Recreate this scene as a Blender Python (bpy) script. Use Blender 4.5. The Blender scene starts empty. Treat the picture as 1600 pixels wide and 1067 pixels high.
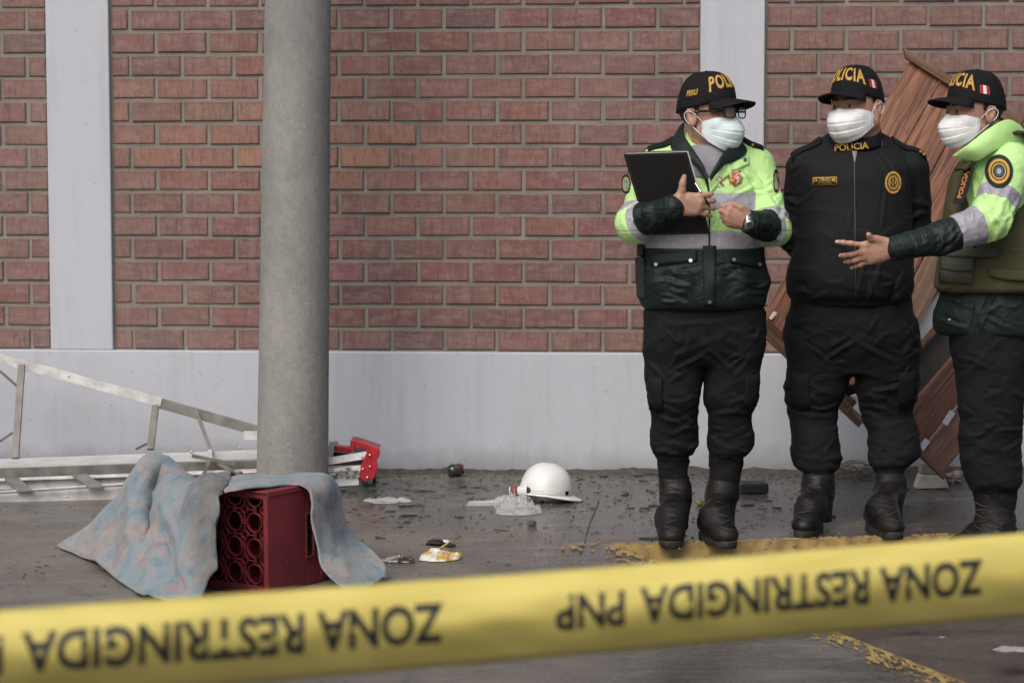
import bpy, bmesh, math, random
import numpy as np
from mathutils import Vector, Matrix
from mathutils.bvhtree import BVHTree
from math import radians as R, sin, cos, pi
S = bpy.context.scene
C = S.collection
random.seed(7); RNG = np.random.RandomState(5)

# ---------------- camera ----------------
CAMZ, PITCH, FPX = 1.30, math.atan(243/3250), 3250.0
cd = bpy.data.cameras.new('camera'); cam = bpy.data.objects.new('camera', cd); C.objects.link(cam)
cam.location = (0, 0, CAMZ); cam.rotation_euler = (pi/2 - PITCH, 0, 0)
cd.sensor_width = 36; cd.lens = 36*FPX/1600; cd.clip_start = .05; cd.clip_end = 500
cd.dof.use_dof = True; cd.dof.focus_distance = 7.65; cd.dof.aperture_fstop = 5.6
S.camera = cam
# ---------------- light: flat overcast ----------------
SUN_EL, SUN_ROT = R(48), R(205)
w = bpy.data.worlds.new("World"); S.world = w; w.use_nodes = True
nt = w.node_tree; sky = nt.nodes.new('ShaderNodeTexSky'); sky.sky_type = 'NISHITA'; sky.sun_disc = False
sky.sun_elevation = SUN_EL; sky.sun_rotation = SUN_ROT; sky.dust_density = 6; sky.air_density = 1.0; sky.ozone_density = .8
nt.links.new(sky.outputs[0], nt.nodes['Background'].inputs[0]); nt.nodes['Background'].inputs[1].default_value = .11
sl = bpy.data.lights.new('sun', 'SUN'); sl.energy = 1.25; sl.angle = R(45); sl.color = (1, .985, .965)
so = bpy.data.objects.new('sun', sl); C.objects.link(so)
sd = Vector((sin(SUN_ROT)*cos(SUN_EL), cos(SUN_ROT)*cos(SUN_EL), sin(SUN_EL)))
so.rotation_euler = (-sd).to_track_quat('-Z', 'Y').to_euler(); so.location = sd*20
S.view_settings.view_transform = 'Standard'; S.view_settings.look = 'None'
S.view_settings.gamma = 1; S.view_settings.exposure = 0.17; S.view_settings.use_curve_mapping = False

# ---------------- helpers ----------------
def lin(r, g, b):
    f = lambda c: ((c/255+.055)/1.055)**2.4 if c > 10 else c/255/12.92
    return (f(r), f(g), f(b), 1)
SP, CP = sin(PITCH), cos(PITCH)
def ray(px, py):
    x = (px-800)/FPX; y = -(py-533.5)/FPX
    return np.array([x, CP + y*SP, -SP + y*CP])
def W(px, py, Y):
    r = ray(px, py); return np.array([0, 0, CAMZ]) + r*(Y/r[1])
SLOPE = .012
def gz(x): return SLOPE*x
def G(px, py, dz=0.0):
    r = ray(px, py); t = (CAMZ-dz)/(SLOPE*r[0]-r[2])
    return np.array([0, 0, CAMZ]) + r*t
def ZZ(py, Y): return W(800, py, Y)[2]
def XX(px, py, Y): return W(px, py, Y)[0]

MATS = {}
def mat(name, col, rough=.8, col2=None, nscale=8, bump=0, bscale=200, metal=0, sheen=0, spec=.5, coat=0, stretch=None, detail=6, lo=.35, hi=.65, rough2=None, sss=0, trans=0, alpha=1):
    if name in MATS: return MATS[name]
    m = bpy.data.materials.new(name); m.use_nodes = True; n = m.node_tree; P = n.nodes['Principled BSDF']
    P.inputs['Base Color'].default_value = col; P.inputs['Roughness'].default_value = rough
    P.inputs['Metallic'].default_value = metal; P.inputs['Specular IOR Level'].default_value = spec
    if coat: P.inputs['Coat Weight'].default_value = coat
    if sheen: P.inputs['Sheen Weight'].default_value = sheen
    if sss: P.inputs['Subsurface Weight'].default_value = sss; P.inputs['Subsurface Radius'].default_value = (.01, .004, .002); P.inputs['Subsurface Scale'].default_value = 1
    if trans: P.inputs['Transmission Weight'].default_value = trans
    if alpha < 1: P.inputs['Alpha'].default_value = alpha
    tc = n.nodes.new('ShaderNodeTexCoord'); mp = n.nodes.new('ShaderNodeMapping'); n.links.new(tc.outputs['Object'], mp.inputs[0])
    if stretch: mp.inputs['Scale'].default_value = stretch
    if col2 or rough2 is not None:
        no = n.nodes.new('ShaderNodeTexNoise'); no.inputs['Scale'].default_value = nscale; no.inputs['Detail'].default_value = detail
        n.links.new(mp.outputs[0], no.inputs['Vector'])
        mr = n.nodes.new('ShaderNodeMapRange'); mr.inputs[1].default_value = lo; mr.inputs[2].default_value = hi
        n.links.new(no.outputs[0], mr.inputs[0])
        if col2:
            mx = n.nodes.new('ShaderNodeMix'); mx.data_type = 'RGBA'; mx.inputs[6].default_value = col; mx.inputs[7].default_value = col2
            n.links.new(mr.outputs[0], mx.inputs[0]); n.links.new(mx.outputs[2], P.inputs['Base Color'])
        if rough2 is not None:
            m2 = n.nodes.new('ShaderNodeMapRange'); m2.inputs[3].default_value = rough; m2.inputs[4].default_value = rough2
            n.links.new(mr.outputs[0], m2.inputs[0]); n.links.new(m2.outputs[0], P.inputs['Roughness'])
    if bump:
        nb = n.nodes.new('ShaderNodeTexNoise'); nb.inputs['Scale'].default_value = bscale; nb.inputs['Detail'].default_value = 4
        n.links.new(mp.outputs[0], nb.inputs['Vector'])
        bp = n.nodes.new('ShaderNodeBump'); bp.inputs['Strength'].default_value = 1; bp.inputs['Distance'].default_value = bump
        n.links.new(nb.outputs[0], bp.inputs['Height']); n.links.new(bp.outputs[0], P.inputs['Normal'])
    MATS[name] = m; return m
def N(m, t, **kw):
    x = m.node_tree.nodes.new(t)
    for k, v in kw.items(): setattr(x, k, v)
    return x
def L(m, a, b): m.node_tree.links.new(a, b)
def mixc(m, fac, a, b, mode='MIX'):
    x = N(m, 'ShaderNodeMix', data_type='RGBA', blend_type=mode)
    for s, v in ((x.inputs[0], fac), (x.inputs[6], a), (x.inputs[7], b)):
        if hasattr(v, 'is_linked'): L(m, v, s)
        else: s.default_value = v
    return x.outputs[2]
def noise(m, vec, scale, detail=5, rough=.55, dist=0):
    x = N(m, 'ShaderNodeTexNoise'); x.inputs['Scale'].default_value = scale; x.inputs['Detail'].default_value = detail
    x.inputs['Roughness'].default_value = rough; x.inputs['Distortion'].default_value = dist
    if vec is not None: L(m, vec, x.inputs['Vector'])
    return x.outputs[0]
def mapr(m, v, a, b, c=0., d=1.):
    x = N(m, 'ShaderNodeMapRange'); L(m, v, x.inputs[0])
    for i, q in enumerate((a, b, c, d)): x.inputs[i+1].default_value = q
    return x.outputs[0]
def math_(m, op, a, b=0.):
    x = N(m, 'ShaderNodeMath', operation=op)
    for s, v in ((x.inputs[0], a), (x.inputs[1], b)):
        if hasattr(v, 'is_linked'): L(m, v, s)
        else: s.default_value = v
    return x.outputs[0]
def coords(m, scale=(1, 1, 1), rot=(0, 0, 0)):
    tc = N(m, 'ShaderNodeTexCoord'); mp = N(m, 'ShaderNodeMapping'); L(m, tc.outputs['Object'], mp.inputs[0])
    mp.inputs['Scale'].default_value = scale; mp.inputs['Rotation'].default_value = rot; return mp.outputs[0]
def bump(m, h, dist):
    x = N(m, 'ShaderNodeBump'); x.inputs['Strength'].default_value = 1; x.inputs['Distance'].default_value = dist
    L(m, h, x.inputs['Height']); L(m, x.outputs[0], m.node_tree.nodes['Principled BSDF'].inputs['Normal'])
def newmat(name):
    m = bpy.data.materials.new(name); m.use_nodes = True; MATS[name] = m; return m, m.node_tree.nodes['Principled BSDF']

def mk(name, V, F, m, parent=None, smooth=True, mi=None, attrs=None, base=None, solid=0, bevel=0, sub=0, auto=None):
    """one mesh object from vertex and face lists; world coordinates minus the parent's base"""
    me = bpy.data.meshes.new(name); V = np.asarray(V, float)
    root = parent
    off = np.zeros(3)
    while root is not None: off = off + np.array(root.location); root = root.parent
    if base is not None and parent is None: off = np.array(base, float)
    Vl = V - off
    if isinstance(F, np.ndarray): F = F.tolist()
    me.from_pydata(Vl.tolist(), [], F)
    for q in (m if isinstance(m, (list, tuple)) else [m]): me.materials.append(q)
    if mi is not None: me.polygons.foreach_set('material_index', np.asarray(mi, np.int32))
    if attrs:
        for k, a in attrs.items():
            a = np.asarray(a, np.float32)
            dom = 'POINT' if len(a) == len(V) else 'FACE'
            if a.ndim == 2:
                at = me.attributes.new(k, 'FLOAT_COLOR', dom); at.data.foreach_set('color', a.ravel())
            else:
                at = me.attributes.new(k, 'FLOAT', dom); at.data.foreach_set('value', a)
    me.validate(); me.update()
    if smooth:
        if auto: me.shade_smooth() if hasattr(me, 'shade_smooth') else None; me.set_sharp_from_angle(angle=R(auto))
        else: me.polygons.foreach_set('use_smooth', [True]*len(me.polygons))
    o = bpy.data.objects.new(name, me); C.objects.link(o)
    if parent is not None: o.parent = parent
    else: o.location = off
    if solid:
        md = o.modifiers.new('solid', 'SOLIDIFY'); md.thickness = abs(solid); md.offset = 0 if solid > 0 else -1
    if bevel:
        md = o.modifiers.new('bevel', 'BEVEL'); md.width = bevel; md.segments = 2; md.limit_method = 'ANGLE'; md.angle_limit = R(40)
    if sub:
        md = o.modifiers.new('sub', 'SUBSURF'); md.levels = sub; md.render_levels = sub
    return o
def tag(o, label=None, cat=None, group=None, kind=None):
    if label: o['label'] = label
    if cat: o['category'] = cat
    if group: o['group'] = group
    if kind: o['kind'] = kind
    return o
def empty(name, loc, label=None, cat=None, group=None):
    o = bpy.data.objects.new(name, None); C.objects.link(o); o.location = tuple(loc); o.empty_display_size = .1
    return tag(o, label, cat, group)
class MB:
    """collects boxes, tubes, grids into one mesh"""
    def __init__(s): s.V = []; s.F = []; s.M = []; s.mi = 0
    def add(s, V, F):
        n = len(s.V); s.V += [list(map(float, v)) for v in V]; s.F += [[i+n for i in f] for f in F]; s.M += [s.mi]*len(F)
    def box(s, c, x, y, z):
        """centre and three half-axis vectors"""
        c, x, y, z = (np.asarray(q, float) for q in (c, x, y, z))
        if np.dot(np.cross(x, y), z) < 0: z = -z
        V = [c+a*x+b*y+d*z for d in (-1, 1) for b in (-1, 1) for a in (-1, 1)]
        s.add(V, [[0, 2, 3, 1], [4, 5, 7, 6], [0, 1, 5, 4], [2, 6, 7, 3], [0, 4, 6, 2], [1, 3, 7, 5]])
    def abox(s, lo, hi):
        lo, hi = np.array(lo, float), np.array(hi, float); h = (hi-lo)/2
        s.box((lo+hi)/2, (h[0], 0, 0), (0, h[1], 0), (0, 0, h[2]))
    def beam(s, a, b, w, t, up=(0, 0, 1)):
        """box from a to b; w across (in plane with up x dir), t along up"""
        a, b, up = (np.asarray(q, float) for q in (a, b, up)); d = (b-a); l = np.linalg.norm(d); d = d/l
        sx = np.cross(d, up); sx /= np.linalg.norm(sx); uy = np.cross(sx, d)
        s.box((a+b)/2, d*l/2, sx*w/2, uy*t/2)
    def channel(s, a, b, w, t, th=.003, up=(0, 0, 1), flip=1):
        """U section: web w wide facing up-vector cross, flanges t deep"""
        a, b, up = (np.asarray(q, float) for q in (a, b, up)); d = (b-a); l = np.linalg.norm(d); d = d/l
        sx = np.cross(d, up); sx /= np.linalg.norm(sx); uy = np.cross(sx, d); c = (a+b)/2
        s.box(c, d*l/2, sx*th/2, uy*w/2)
        for q in (-1, 1): s.box(c+sx*flip*(t/2+th/2)+uy*q*(w/2-th/2), d*l/2, sx*t/2, uy*th/2)
    def tube(s, P, r, n=8, cap=True):
        P = [np.asarray(p, float) for p in P]; k = len(P); r = [r]*k if np.isscalar(r) else r
        V = []; ref = None
        for i in range(k):
            d = P[min(i+1, k-1)]-P[max(i-1, 0)]; d = d/(np.linalg.norm(d)+1e-9)
            if ref is None: ref = np.cross(d, (0, 0, 1)) if abs(d[2]) < .9 else np.cross(d, (1, 0, 0))
            ref = ref-d*np.dot(ref, d); ref /= (np.linalg.norm(ref)+1e-9); q = np.cross(d, ref)
            for j in range(n):
                a = 2*pi*j/n; V.append(P[i]+r[i]*(cos(a)*ref+sin(a)*q))
        F = [[i*n+j, i*n+(j+1) % n, (i+1)*n+(j+1) % n, (i+1)*n+j] for i in range(k-1) for j in range(n)]
        if cap: F += [list(range(n))[::-1], [(k-1)*n+j for j in range(n)]]
        s.add(V, F)
    def grid(s, V, nu, nv, closeu=False):
        F = []
        for i in range(nu if closeu else nu-1):
            for j in range(nv-1):
                a = i*nv+j; b = ((i+1) % nu)*nv+j; F.append([a, b, b+1, a+1])
        s.add(V, F)
    def lathe(s, prof, n=24, c=(0, 0, 0), ax=None):
        """prof: (r, h); ax: 3x3 columns x, y, z"""
        A = np.eye(3) if ax is None else np.array(ax).T; c = np.asarray(c, float); V = []
        for r, h in prof:
            for j in range(n):
                a = 2*pi*j/n; V.append(c + A @ np.array([r*cos(a), r*sin(a), h]))
        F = [[i*n+j, i*n+(j+1) % n, (i+1)*n+(j+1) % n, (i+1)*n+j] for i in range(len(prof)-1) for j in range(n)]
        s.add(V, F)
    def build(s, name, m, parent=None, **kw):
        return mk(name, s.V, s.F, m, parent, mi=s.M if isinstance(m, (list, tuple)) else None, **kw)

def vnoise(P, seed=0):
    """value noise in [-1,1] for an (n,3) array"""
    rs = np.random.RandomState(seed); T = rs.rand(32, 32, 32).astype(np.float32)*2-1
    i = np.floor(P).astype(int); f = P-i; f = f*f*(3-2*f); i &= 31; j = (i+1) & 31
    x0, y0, z0 = i.T; x1, y1, z1 = j.T; fx, fy, fz = f.T
    l = lambda a, b, t: a+(b-a)*t
    return l(l(l(T[x0, y0, z0], T[x1, y0, z0], fx), l(T[x0, y1, z0], T[x1, y1, z0], fx), fy),
             l(l(T[x0, y0, z1], T[x1, y0, z1], fx), l(T[x0, y1, z1], T[x1, y1, z1], fx), fy), fz)
def fbm(P, seed=0, o=3):
    return sum(vnoise(P*2**k, seed+k)*.5**k for k in range(o))

# ================= the setting =================
# wall plane: Y = WY0 - x*tan(yaw); nearer on the right
WY0, WYAW = 9.42, R(4.1)
wd = np.array([cos(WYAW), -sin(WYAW), 0]); wn = np.array([-sin(WYAW), -cos(WYAW), 0])   # along, outward (to camera)
def WP(s, z, out=0.): return np.array([0, WY0, 0])+wd*s+np.array([0, 0, z])+wn*out
def wall_s(px, py):
    """s, z on the wall plane for a pixel"""
    r = ray(px, py); o = np.array([0, 0, CAMZ])-np.array([0, WY0, 0]); t = -np.dot(o, wn)/np.dot(r, wn)
    p = np.array([0, 0, CAMZ])+r*t; return np.dot(p-np.array([0, WY0, 0]), wd), p[2]

# brick field measured from the photograph
s0, ztop_plinth = wall_s(520, 548.5)
CZ = (548.5-47.5)/14.0; _, za = wall_s(520, 47.5); COURSE = (za-ztop_plinth)/14.0*1.0
sa, _ = wall_s(569.8, 66+36); sb, _ = wall_s(1068.5, 66+36); BP = (sb-sa)/6.0
BL, BH = BP-.0165, COURSE-.015
m_mort, P = newmat('mortar'); v = coords(m_mort)
L(m_mort, mixc(m_mort, mapr(m_mort, noise(m_mort, v, 6), .35, .65), lin(140, 135, 128), lin(118, 114, 108)), P.inputs[0]); P.inputs['Roughness'].default_value = .95
bump(m_mort, noise(m_mort, v, 120), .004)
m_brick, P = newmat('brick'); v = coords(m_brick)
at = N(m_brick, 'ShaderNodeAttribute', attribute_name='col')
n1 = noise(m_brick, coords(m_brick, (3, 3, 9)), 4, 6, .65); n2 = noise(m_brick, v, 60, 5, .7); n3 = noise(m_brick, coords(m_brick, (9, 9, 1.5)), 9, 4)
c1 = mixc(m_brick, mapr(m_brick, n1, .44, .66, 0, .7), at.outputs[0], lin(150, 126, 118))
c2 = mixc(m_brick, mapr(m_brick, n3, .5, .68, 0, .6), c1, lin(92, 62, 62))
c3 = mixc(m_brick, mapr(m_brick, n2, .54, .68, 0, .55), c2, lin(80, 58, 56))
be = N(m_brick, 'ShaderNodeAttribute', attribute_name='be'); bs = N(m_brick, 'ShaderNodeSeparateXYZ'); L(m_brick, be.outputs['Vector'], bs.inputs[0])
ex = math_(m_brick, 'MINIMUM', math_(m_brick, 'SUBTRACT', bs.outputs[2], math_(m_brick, 'ABSOLUTE', bs.outputs[0])), math_(m_brick, 'SUBTRACT', BH/2, math_(m_brick, 'ABSOLUTE', bs.outputs[1])))
en = math_(m_brick, 'ADD', ex, math_(m_brick, 'MULTIPLY', math_(m_brick, 'SUBTRACT', noise(m_brick, v, 34, 6, .7), .5), .030))
c3 = mixc(m_brick, mapr(m_brick, en, .000, .0045, .85, 0), c3, lin(140, 130, 122))
c3 = mixc(m_brick, mapr(m_brick, en, .004, .014, .35, 0), c3, lin(88, 64, 62))
big = noise(m_brick, coords(m_brick, (1, 1, .55)), 1.3, 5, .6); c3 = mixc(m_brick, mapr(m_brick, big, .5, .72, 0, .42), c3, lin(146, 126, 120))
drip = noise(m_brick, coords(m_brick, (8, 8, .7)), 1.6, 4, .6); c3 = mixc(m_brick, mapr(m_brick, drip, .56, .74, 0, .3), c3, lin(160, 148, 142))
c3 = mixc(m_brick, .15, c3, lin(108, 96, 94))
L(m_brick, c3, P.inputs[0]); P.inputs['Roughness'].default_value = .85
bump(m_brick, noise(m_brick, v, 90, 6, .7), .003)
m_wht, P = newmat('painted_plaster'); v = coords(m_wht)
sx = noise(m_wht, coords(m_wht, (6, 6, .5)), 3, 5, .6)
c1 = mixc(m_wht, mapr(m_wht, sx, .5, .75, 0, .5), lin(182, 187, 197), lin(164, 168, 173))
z = N(m_wht, 'ShaderNodeSeparateXYZ'); L(m_wht, v, z.inputs[0])
low = mapr(m_wht, math_(m_wht, 'ADD', z.outputs[2], math_(m_wht, 'MULTIPLY', noise(m_wht, v, 5, 6, .7), .22)), .24, .09, 0, .8)
c2 = mixc(m_wht, low, c1, lin(122, 123, 126))
sp = mapr(m_wht, noise(m_wht, coords(m_wht, (1, 1, 1)), 26, 3, .6), .70, .74, 0, .5)
c3 = mixc(m_wht, sp, c2, lin(120, 120, 122)); L(m_wht, c3, P.inputs[0]); P.inputs['Roughness'].default_value = .7
bump(m_wht, noise(m_wht, v, 12, 6, .6), .0035)

pil = [(wall_s(76, 270)[0], wall_s(174, 270)[0]), (wall_s(1094.5, 60)[0], wall_s(1195, 60)[0])]
pit = pil[1][0]-pil[0][0]
pil = [(pil[0][0]-pit, pil[0][1]-pit)]+pil+[(pil[1][0]+pit, pil[1][1]+pit)]
TOPZ = ztop_plinth+COURSE*25
wall = empty('wall', WP(0, 0), 'long red brick wall with pale painted columns and plinth running behind everyone', 'wall')
mb = MB(); mb.box(WP(0, TOPZ/2, -.112), wd*5.2, wn*.10, (0, 0, TOPZ/2-.002)); mb.build('mortar_backing', m_mort, wall, smooth=False)
V = []; F = []; cols = []; bes = []
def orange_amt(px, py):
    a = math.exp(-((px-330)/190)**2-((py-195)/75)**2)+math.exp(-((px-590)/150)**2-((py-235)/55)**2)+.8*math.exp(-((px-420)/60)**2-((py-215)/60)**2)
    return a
def to_px(p):
    q = np.asarray(p)-np.array([0, 0, CAMZ]); fw = np.array([0, CP, -SP]); up = np.array([0, SP, CP]); d = q@fw
    return 800+q[0]/d*FPX, 533.5-(q@up)/d*FPX
for row in range(25):
    zc = ztop_plinth+COURSE*(row+.5)
    ph = sa+BP*(0 if (row % 2) == (1) else .5)
    for pi_ in range(3):
        a0, a1 = pil[pi_][1]+.010, pil[pi_+1][0]-.006
        k = math.floor((a0-ph)/BP)
        while ph+k*BP < a1:
            x0, x1 = max(ph+k*BP+.008, a0), min(ph+(k+1)*BP-.008, a1); k += 1
            if x1-x0 < .02: continue
            if abs((x0+x1)/2) > 4.3: continue
            b = .004; n = len(V); o = random.uniform(-.003, .002); dz = random.uniform(-.0018, .0018); tl = random.uniform(-.002, .002)
            z0, z1 = zc-BH/2+dz, zc+BH/2+dz+random.uniform(-.002, .001)
            x0 += random.uniform(-.002, .002); x1 += random.uniform(-.002, .002)
            for (e, ou) in ((0, -.03), (0, -.009+o), (b, -.004+o)):
                for (xx, zz) in ((x0+e, z0+e), (x1-e, z0+e+tl), (x1-e, z1-e+tl), (x0+e, z1-e)):
                    V.append(WP(xx, zz, ou)); bes.append((xx-(x0+x1)/2, zz-zc, (x1-x0)/2, 1))
            for l_ in (0, 4):
                for j in range(4): F.append([n+l_+j, n+l_+(j+1) % 4, n+l_+4+(j+1) % 4, n+l_+4+j])
            F.append([n+8, n+9, n+10, n+11])
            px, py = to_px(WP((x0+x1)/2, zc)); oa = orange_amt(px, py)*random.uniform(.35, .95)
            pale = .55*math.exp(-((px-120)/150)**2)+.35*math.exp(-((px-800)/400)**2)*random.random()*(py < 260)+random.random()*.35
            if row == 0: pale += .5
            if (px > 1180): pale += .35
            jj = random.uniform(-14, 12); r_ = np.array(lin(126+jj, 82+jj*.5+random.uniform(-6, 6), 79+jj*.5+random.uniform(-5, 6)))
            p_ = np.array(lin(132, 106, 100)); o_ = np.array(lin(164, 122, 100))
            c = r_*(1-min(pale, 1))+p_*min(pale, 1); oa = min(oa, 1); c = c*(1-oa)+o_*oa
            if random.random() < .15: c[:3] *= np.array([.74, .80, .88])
            cols += [c]*9
# order faces get 9 per brick
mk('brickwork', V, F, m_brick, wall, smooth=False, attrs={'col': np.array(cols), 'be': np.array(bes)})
for a0, a1 in pil:
    if abs((a0+a1)/2) > 4.6: continue
    mb = MB(); mb.box(WP((a0+a1)/2, (ztop_plinth+TOPZ)/2, -.045), wd*(a1-a0)/2, wn*.06, (0, 0, (TOPZ-ztop_plinth)/2-.0005))
    mb.build('column', m_wht, wall, smooth=False, bevel=.006)
mb = MB(); mb.box(WP(0, (ztop_plinth-.45)/2, -.038), wd*5.2, wn*.062, (0, 0, (ztop_plinth+.45)/2)); mb.build('plinth', m_wht, wall, smooth=False, bevel=.006)
m_con = mat('coping_concrete', lin(150, 150, 148), .85, col2=lin(120, 120, 118), nscale=5, bump=.003, bscale=60)
mb = MB(); mb.box(WP(0, TOPZ+.04, -.1), wd*5.25, wn*.16, (0, 0, .04)); mb.build('coping', m_con, wall, smooth=False, bevel=.01)

# ground
A = G(962, 853); Bp = G(1600, 834); Dp = G(1497, 1064)
dirA = (Bp-A)/np.linalg.norm(Bp-A); dirD = (Dp-A)/np.linalg.norm(Dp-A)
def gpt(x, y, dz=0): return [x, y, gz(x)+dz]
q = A+dirD*12; r_ = A+dirA*8
poly = [gpt(-9, -6), gpt(q[0], q[1]), gpt(A[0], A[1]), gpt(r_[0], r_[1]), gpt(9, 14), gpt(-9, 14)]
m_gr, P = newmat('wet_concrete'); v = coords(m_gr)
na = noise(m_gr, coords(m_gr, (1, 1.6, 1)), 1.6, 7, .6, .4); nb_ = noise(m_gr, v, 60, 5, .7); nc = noise(m_gr, coords(m_gr, (.6, 5, 1), (0, 0, .05)), 3.2, 6, .65)
sep = N(m_gr, 'ShaderNodeSeparateXYZ'); L(m_gr, v, sep.inputs[0])
wet = math_(m_gr, 'ADD', mapr(m_gr, na, .32, .66), mapr(m_gr, sep.outputs[0], -1.1, 1.1, -.30, .28))
wet = math_(m_gr, 'ADD', wet, mapr(m_gr, sep.outputs[1], 7.2, 9.0, -.05, .25))
wet = N(m_gr, 'ShaderNodeClamp'), wet; L(m_gr, wet[1], wet[0].inputs[0]); wet = wet[0].outputs[0]
c0 = mixc(m_gr, wet, lin(116, 112, 105), lin(72, 71, 70))
c0 = mixc(m_gr, mapr(m_gr, nc, .52, .75, 0, .45), c0, lin(138, 131, 121))
c0 = mixc(m_gr, mapr(m_gr, noise(m_gr, v, 1.1, 4), .56, .75, 0, .55), c0, lin(70, 58, 52))
c0 = mixc(m_gr, mapr(m_gr, nb_, .6, .75, 0, .5), c0, lin(52, 48, 46))
ns = mapr(m_gr, noise(m_gr, v, 30, 3, .5), .66, .70, 0, .6)
c0 = mixc(m_gr, ns, c0, lin(58, 54, 52))
c0 = mixc(m_gr, mapr(m_gr, noise(m_gr, coords(m_gr, (1, .5, 1)), 75, 3, .6), .62, .66, 0, .65), c0, lin(46, 43, 40))
c0 = mixc(m_gr, mapr(m_gr, noise(m_gr, coords(m_gr, (1, .6, 1)), 48, 3, .6), .66, .70, 0, .5), c0, lin(150, 144, 136))
c0 = mixc(m_gr, mapr(m_gr, noise(m_gr, coords(m_gr, (1.2, .8, 1)), 7, 7, .75), .54, .68, 0, .5), c0, lin(66, 63, 60))
L(m_gr, c0, P.inputs[0]); L(m_gr, mapr(m_gr, math_(m_gr, 'ADD', wet, math_(m_gr, 'MULTIPLY', nc, .4)), .2, 1.0, .60, .17), P.inputs['Roughness'])
bump(m_gr, math_(m_gr, 'ADD', nb_, math_(m_gr, 'MULTIPLY', nc, 3.)), .0022)
V = poly+[[p[0], p[1], p[2]-.3] for p in poly]; n = len(poly)
F = [list(range(n))]+[[i, i+n, (i+1) % n+n, (i+1) % n] for i in range(n)]
tag(mk('pavement', V, F, m_gr, smooth=False), kind='structure')
m_dirt, P = newmat('damp_dirt'); v = coords(m_dirt)
na = noise(m_dirt, v, 5, 8, .7); nb_ = noise(m_dirt, v, 45, 6, .75)
c0 = mixc(m_dirt, mapr(m_dirt, na, .35, .65), lin(92, 82, 74), lin(66, 58, 54)); c0 = mixc(m_dirt, mapr(m_dirt, nb_, .5, .7, 0, .7), c0, lin(44, 39, 36))
L(m_dirt, c0, P.inputs[0]); P.inputs['Roughness'].default_value = .8; bump(m_dirt, math_(m_dirt, 'ADD', nb_, math_(m_dirt, 'MULTIPLY', na, 2.)), .008)
PITZ = -.085
nx, ny = 120, 120; V = []
for i in range(nx):
    for j in range(ny):
        V.append([-1+4.*i/(nx-1), 2.5+5.9*j/(ny-1), 0])
V = np.array(V); V[:, 2] = gz(V[:, 0])+PITZ+.012*fbm(V*6, 3)+.02*vnoise(V*1.5, 9)
mb = MB(); mb.grid(V, nx, ny); tag(mb.build('dirt', m_dirt), kind='structure')
mb = MB(); mb.add([[-60, -40, -.35], [60, -40, -.35], [60, 60, -.35], [-60, 60, -.35]], [[0, 1, 2, 3]])
tag(mb.build('ground', mat('street_ground', lin(84, 80, 78), .85, col2=lin(64, 60, 58), nscale=2), smooth=False), kind='structure')
# street in front at the camera's side so the ground sheet has no gap
# yellow curb paint, worn
m_yel, P = newmat('worn_yellow_paint'); v = coords(m_yel)
c0 = mixc(m_yel, mapr(m_yel, noise(m_yel, v, 20, 5), .4, .7), lin(172, 148, 92), lin(112, 92, 66)); L(m_yel, c0, P.inputs[0]); P.inputs['Roughness'].default_value = .5
wear = N(m_yel, 'ShaderNodeAttribute', attribute_name='wear')
th = math_(m_yel, 'ADD', noise(m_yel, coords(m_yel, (1.2, .3, 1)), 34, 6, .7), math_(m_yel, 'MULTIPLY', wear.outputs['Fac'], -.5))
L(m_yel, mapr(m_yel, th, .285, .315), P.inputs['Alpha'])
def gridquad(a, b, c, d, nu, nv):
    a, b, c, d = (np.asarray(q, float) for q in (a, b, c, d)); V = []
    for i in range(nu):
        for j in range(nv):
            u, t = i/(nu-1), j/(nv-1); V.append((a*(1-u)+b*u)*(1-t)+(d*(1-u)+c*u)*t)
    return V
UPZ = np.array([0, 0, 1.]); back = np.array([-dirA[1], dirA[0], 0]); leftn = np.array([dirD[1], -dirD[0], 0]); leftn = leftn*np.sign(-leftn[0])
mb = MB(); wr = []
r1 = A+dirA*3.2
def sheet(a, b, c, d, nu, nv, wf):
    V = gridquad(a, b, c, d, nu, nv); mb.grid(V, nu, nv)
    for i in range(nu):
        for j in range(nv): wr.append(wf(i/(nu-1), j/(nv-1)))
sheet(A+UPZ*.004, r1+UPZ*.004, r1+back*.05+UPZ*.004, A+back*.05+UPZ*.004, 60, 5, lambda u, t: .10+.34*t+.1*u)
nf = -back
sheet(A+nf*.004+UPZ*.004, r1+nf*.004+UPZ*.004, r1+nf*.004-UPZ*.12, A+nf*.004-UPZ*.12, 60, 5, lambda u, t: .04+.16*t)
e1 = A+dirD*4.2
rn = -leftn
sheet(A+UPZ*.0041, e1+UPZ*.0041, e1+leftn*.13+UPZ*.0041, A+leftn*.13+UPZ*.0041, 60, 5, lambda u, t: .34+.22*t)
sheet(A+rn*.004+UPZ*.004, e1+rn*.004+UPZ*.004, e1+rn*.004-UPZ*.10, A+rn*.004-UPZ*.10, 60, 5, lambda u, t: .15+.3*u)
sheet(A+leftn*.19+back*.1+UPZ*.0045, A+leftn*.02+back*.1+UPZ*.0045, A+leftn*.16+dirD*.12+UPZ*.0045, A+leftn*.30+dirD*.10+UPZ*.0045, 20, 12, lambda u, t: .42+.3*max(abs(u-.5), abs(t-.5)))
tag(mb.build('curb_paint', m_yel, smooth=False, attrs={'wear': wr}), kind='structure')
m_dark = mat('joint_dark', lin(74, 71, 68), .8)
mb = MB()
j0, j1 = G(905, 868), G(935, 782); dj = (j1-j0)/np.linalg.norm(j1-j0); sj = np.cross(dj, UPZ)*.0045
pts = [j0+(j1-j0)*t+sj*(.6*sin(t*9)) for t in np.linspace(0, 1, 12)]
Vj = []
for t, p in enumerate(pts): w_ = .3+.7*abs(sin(t*2.1)); Vj += [p-sj*w_+UPZ*.002, p+sj*w_+UPZ*.002]
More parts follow.
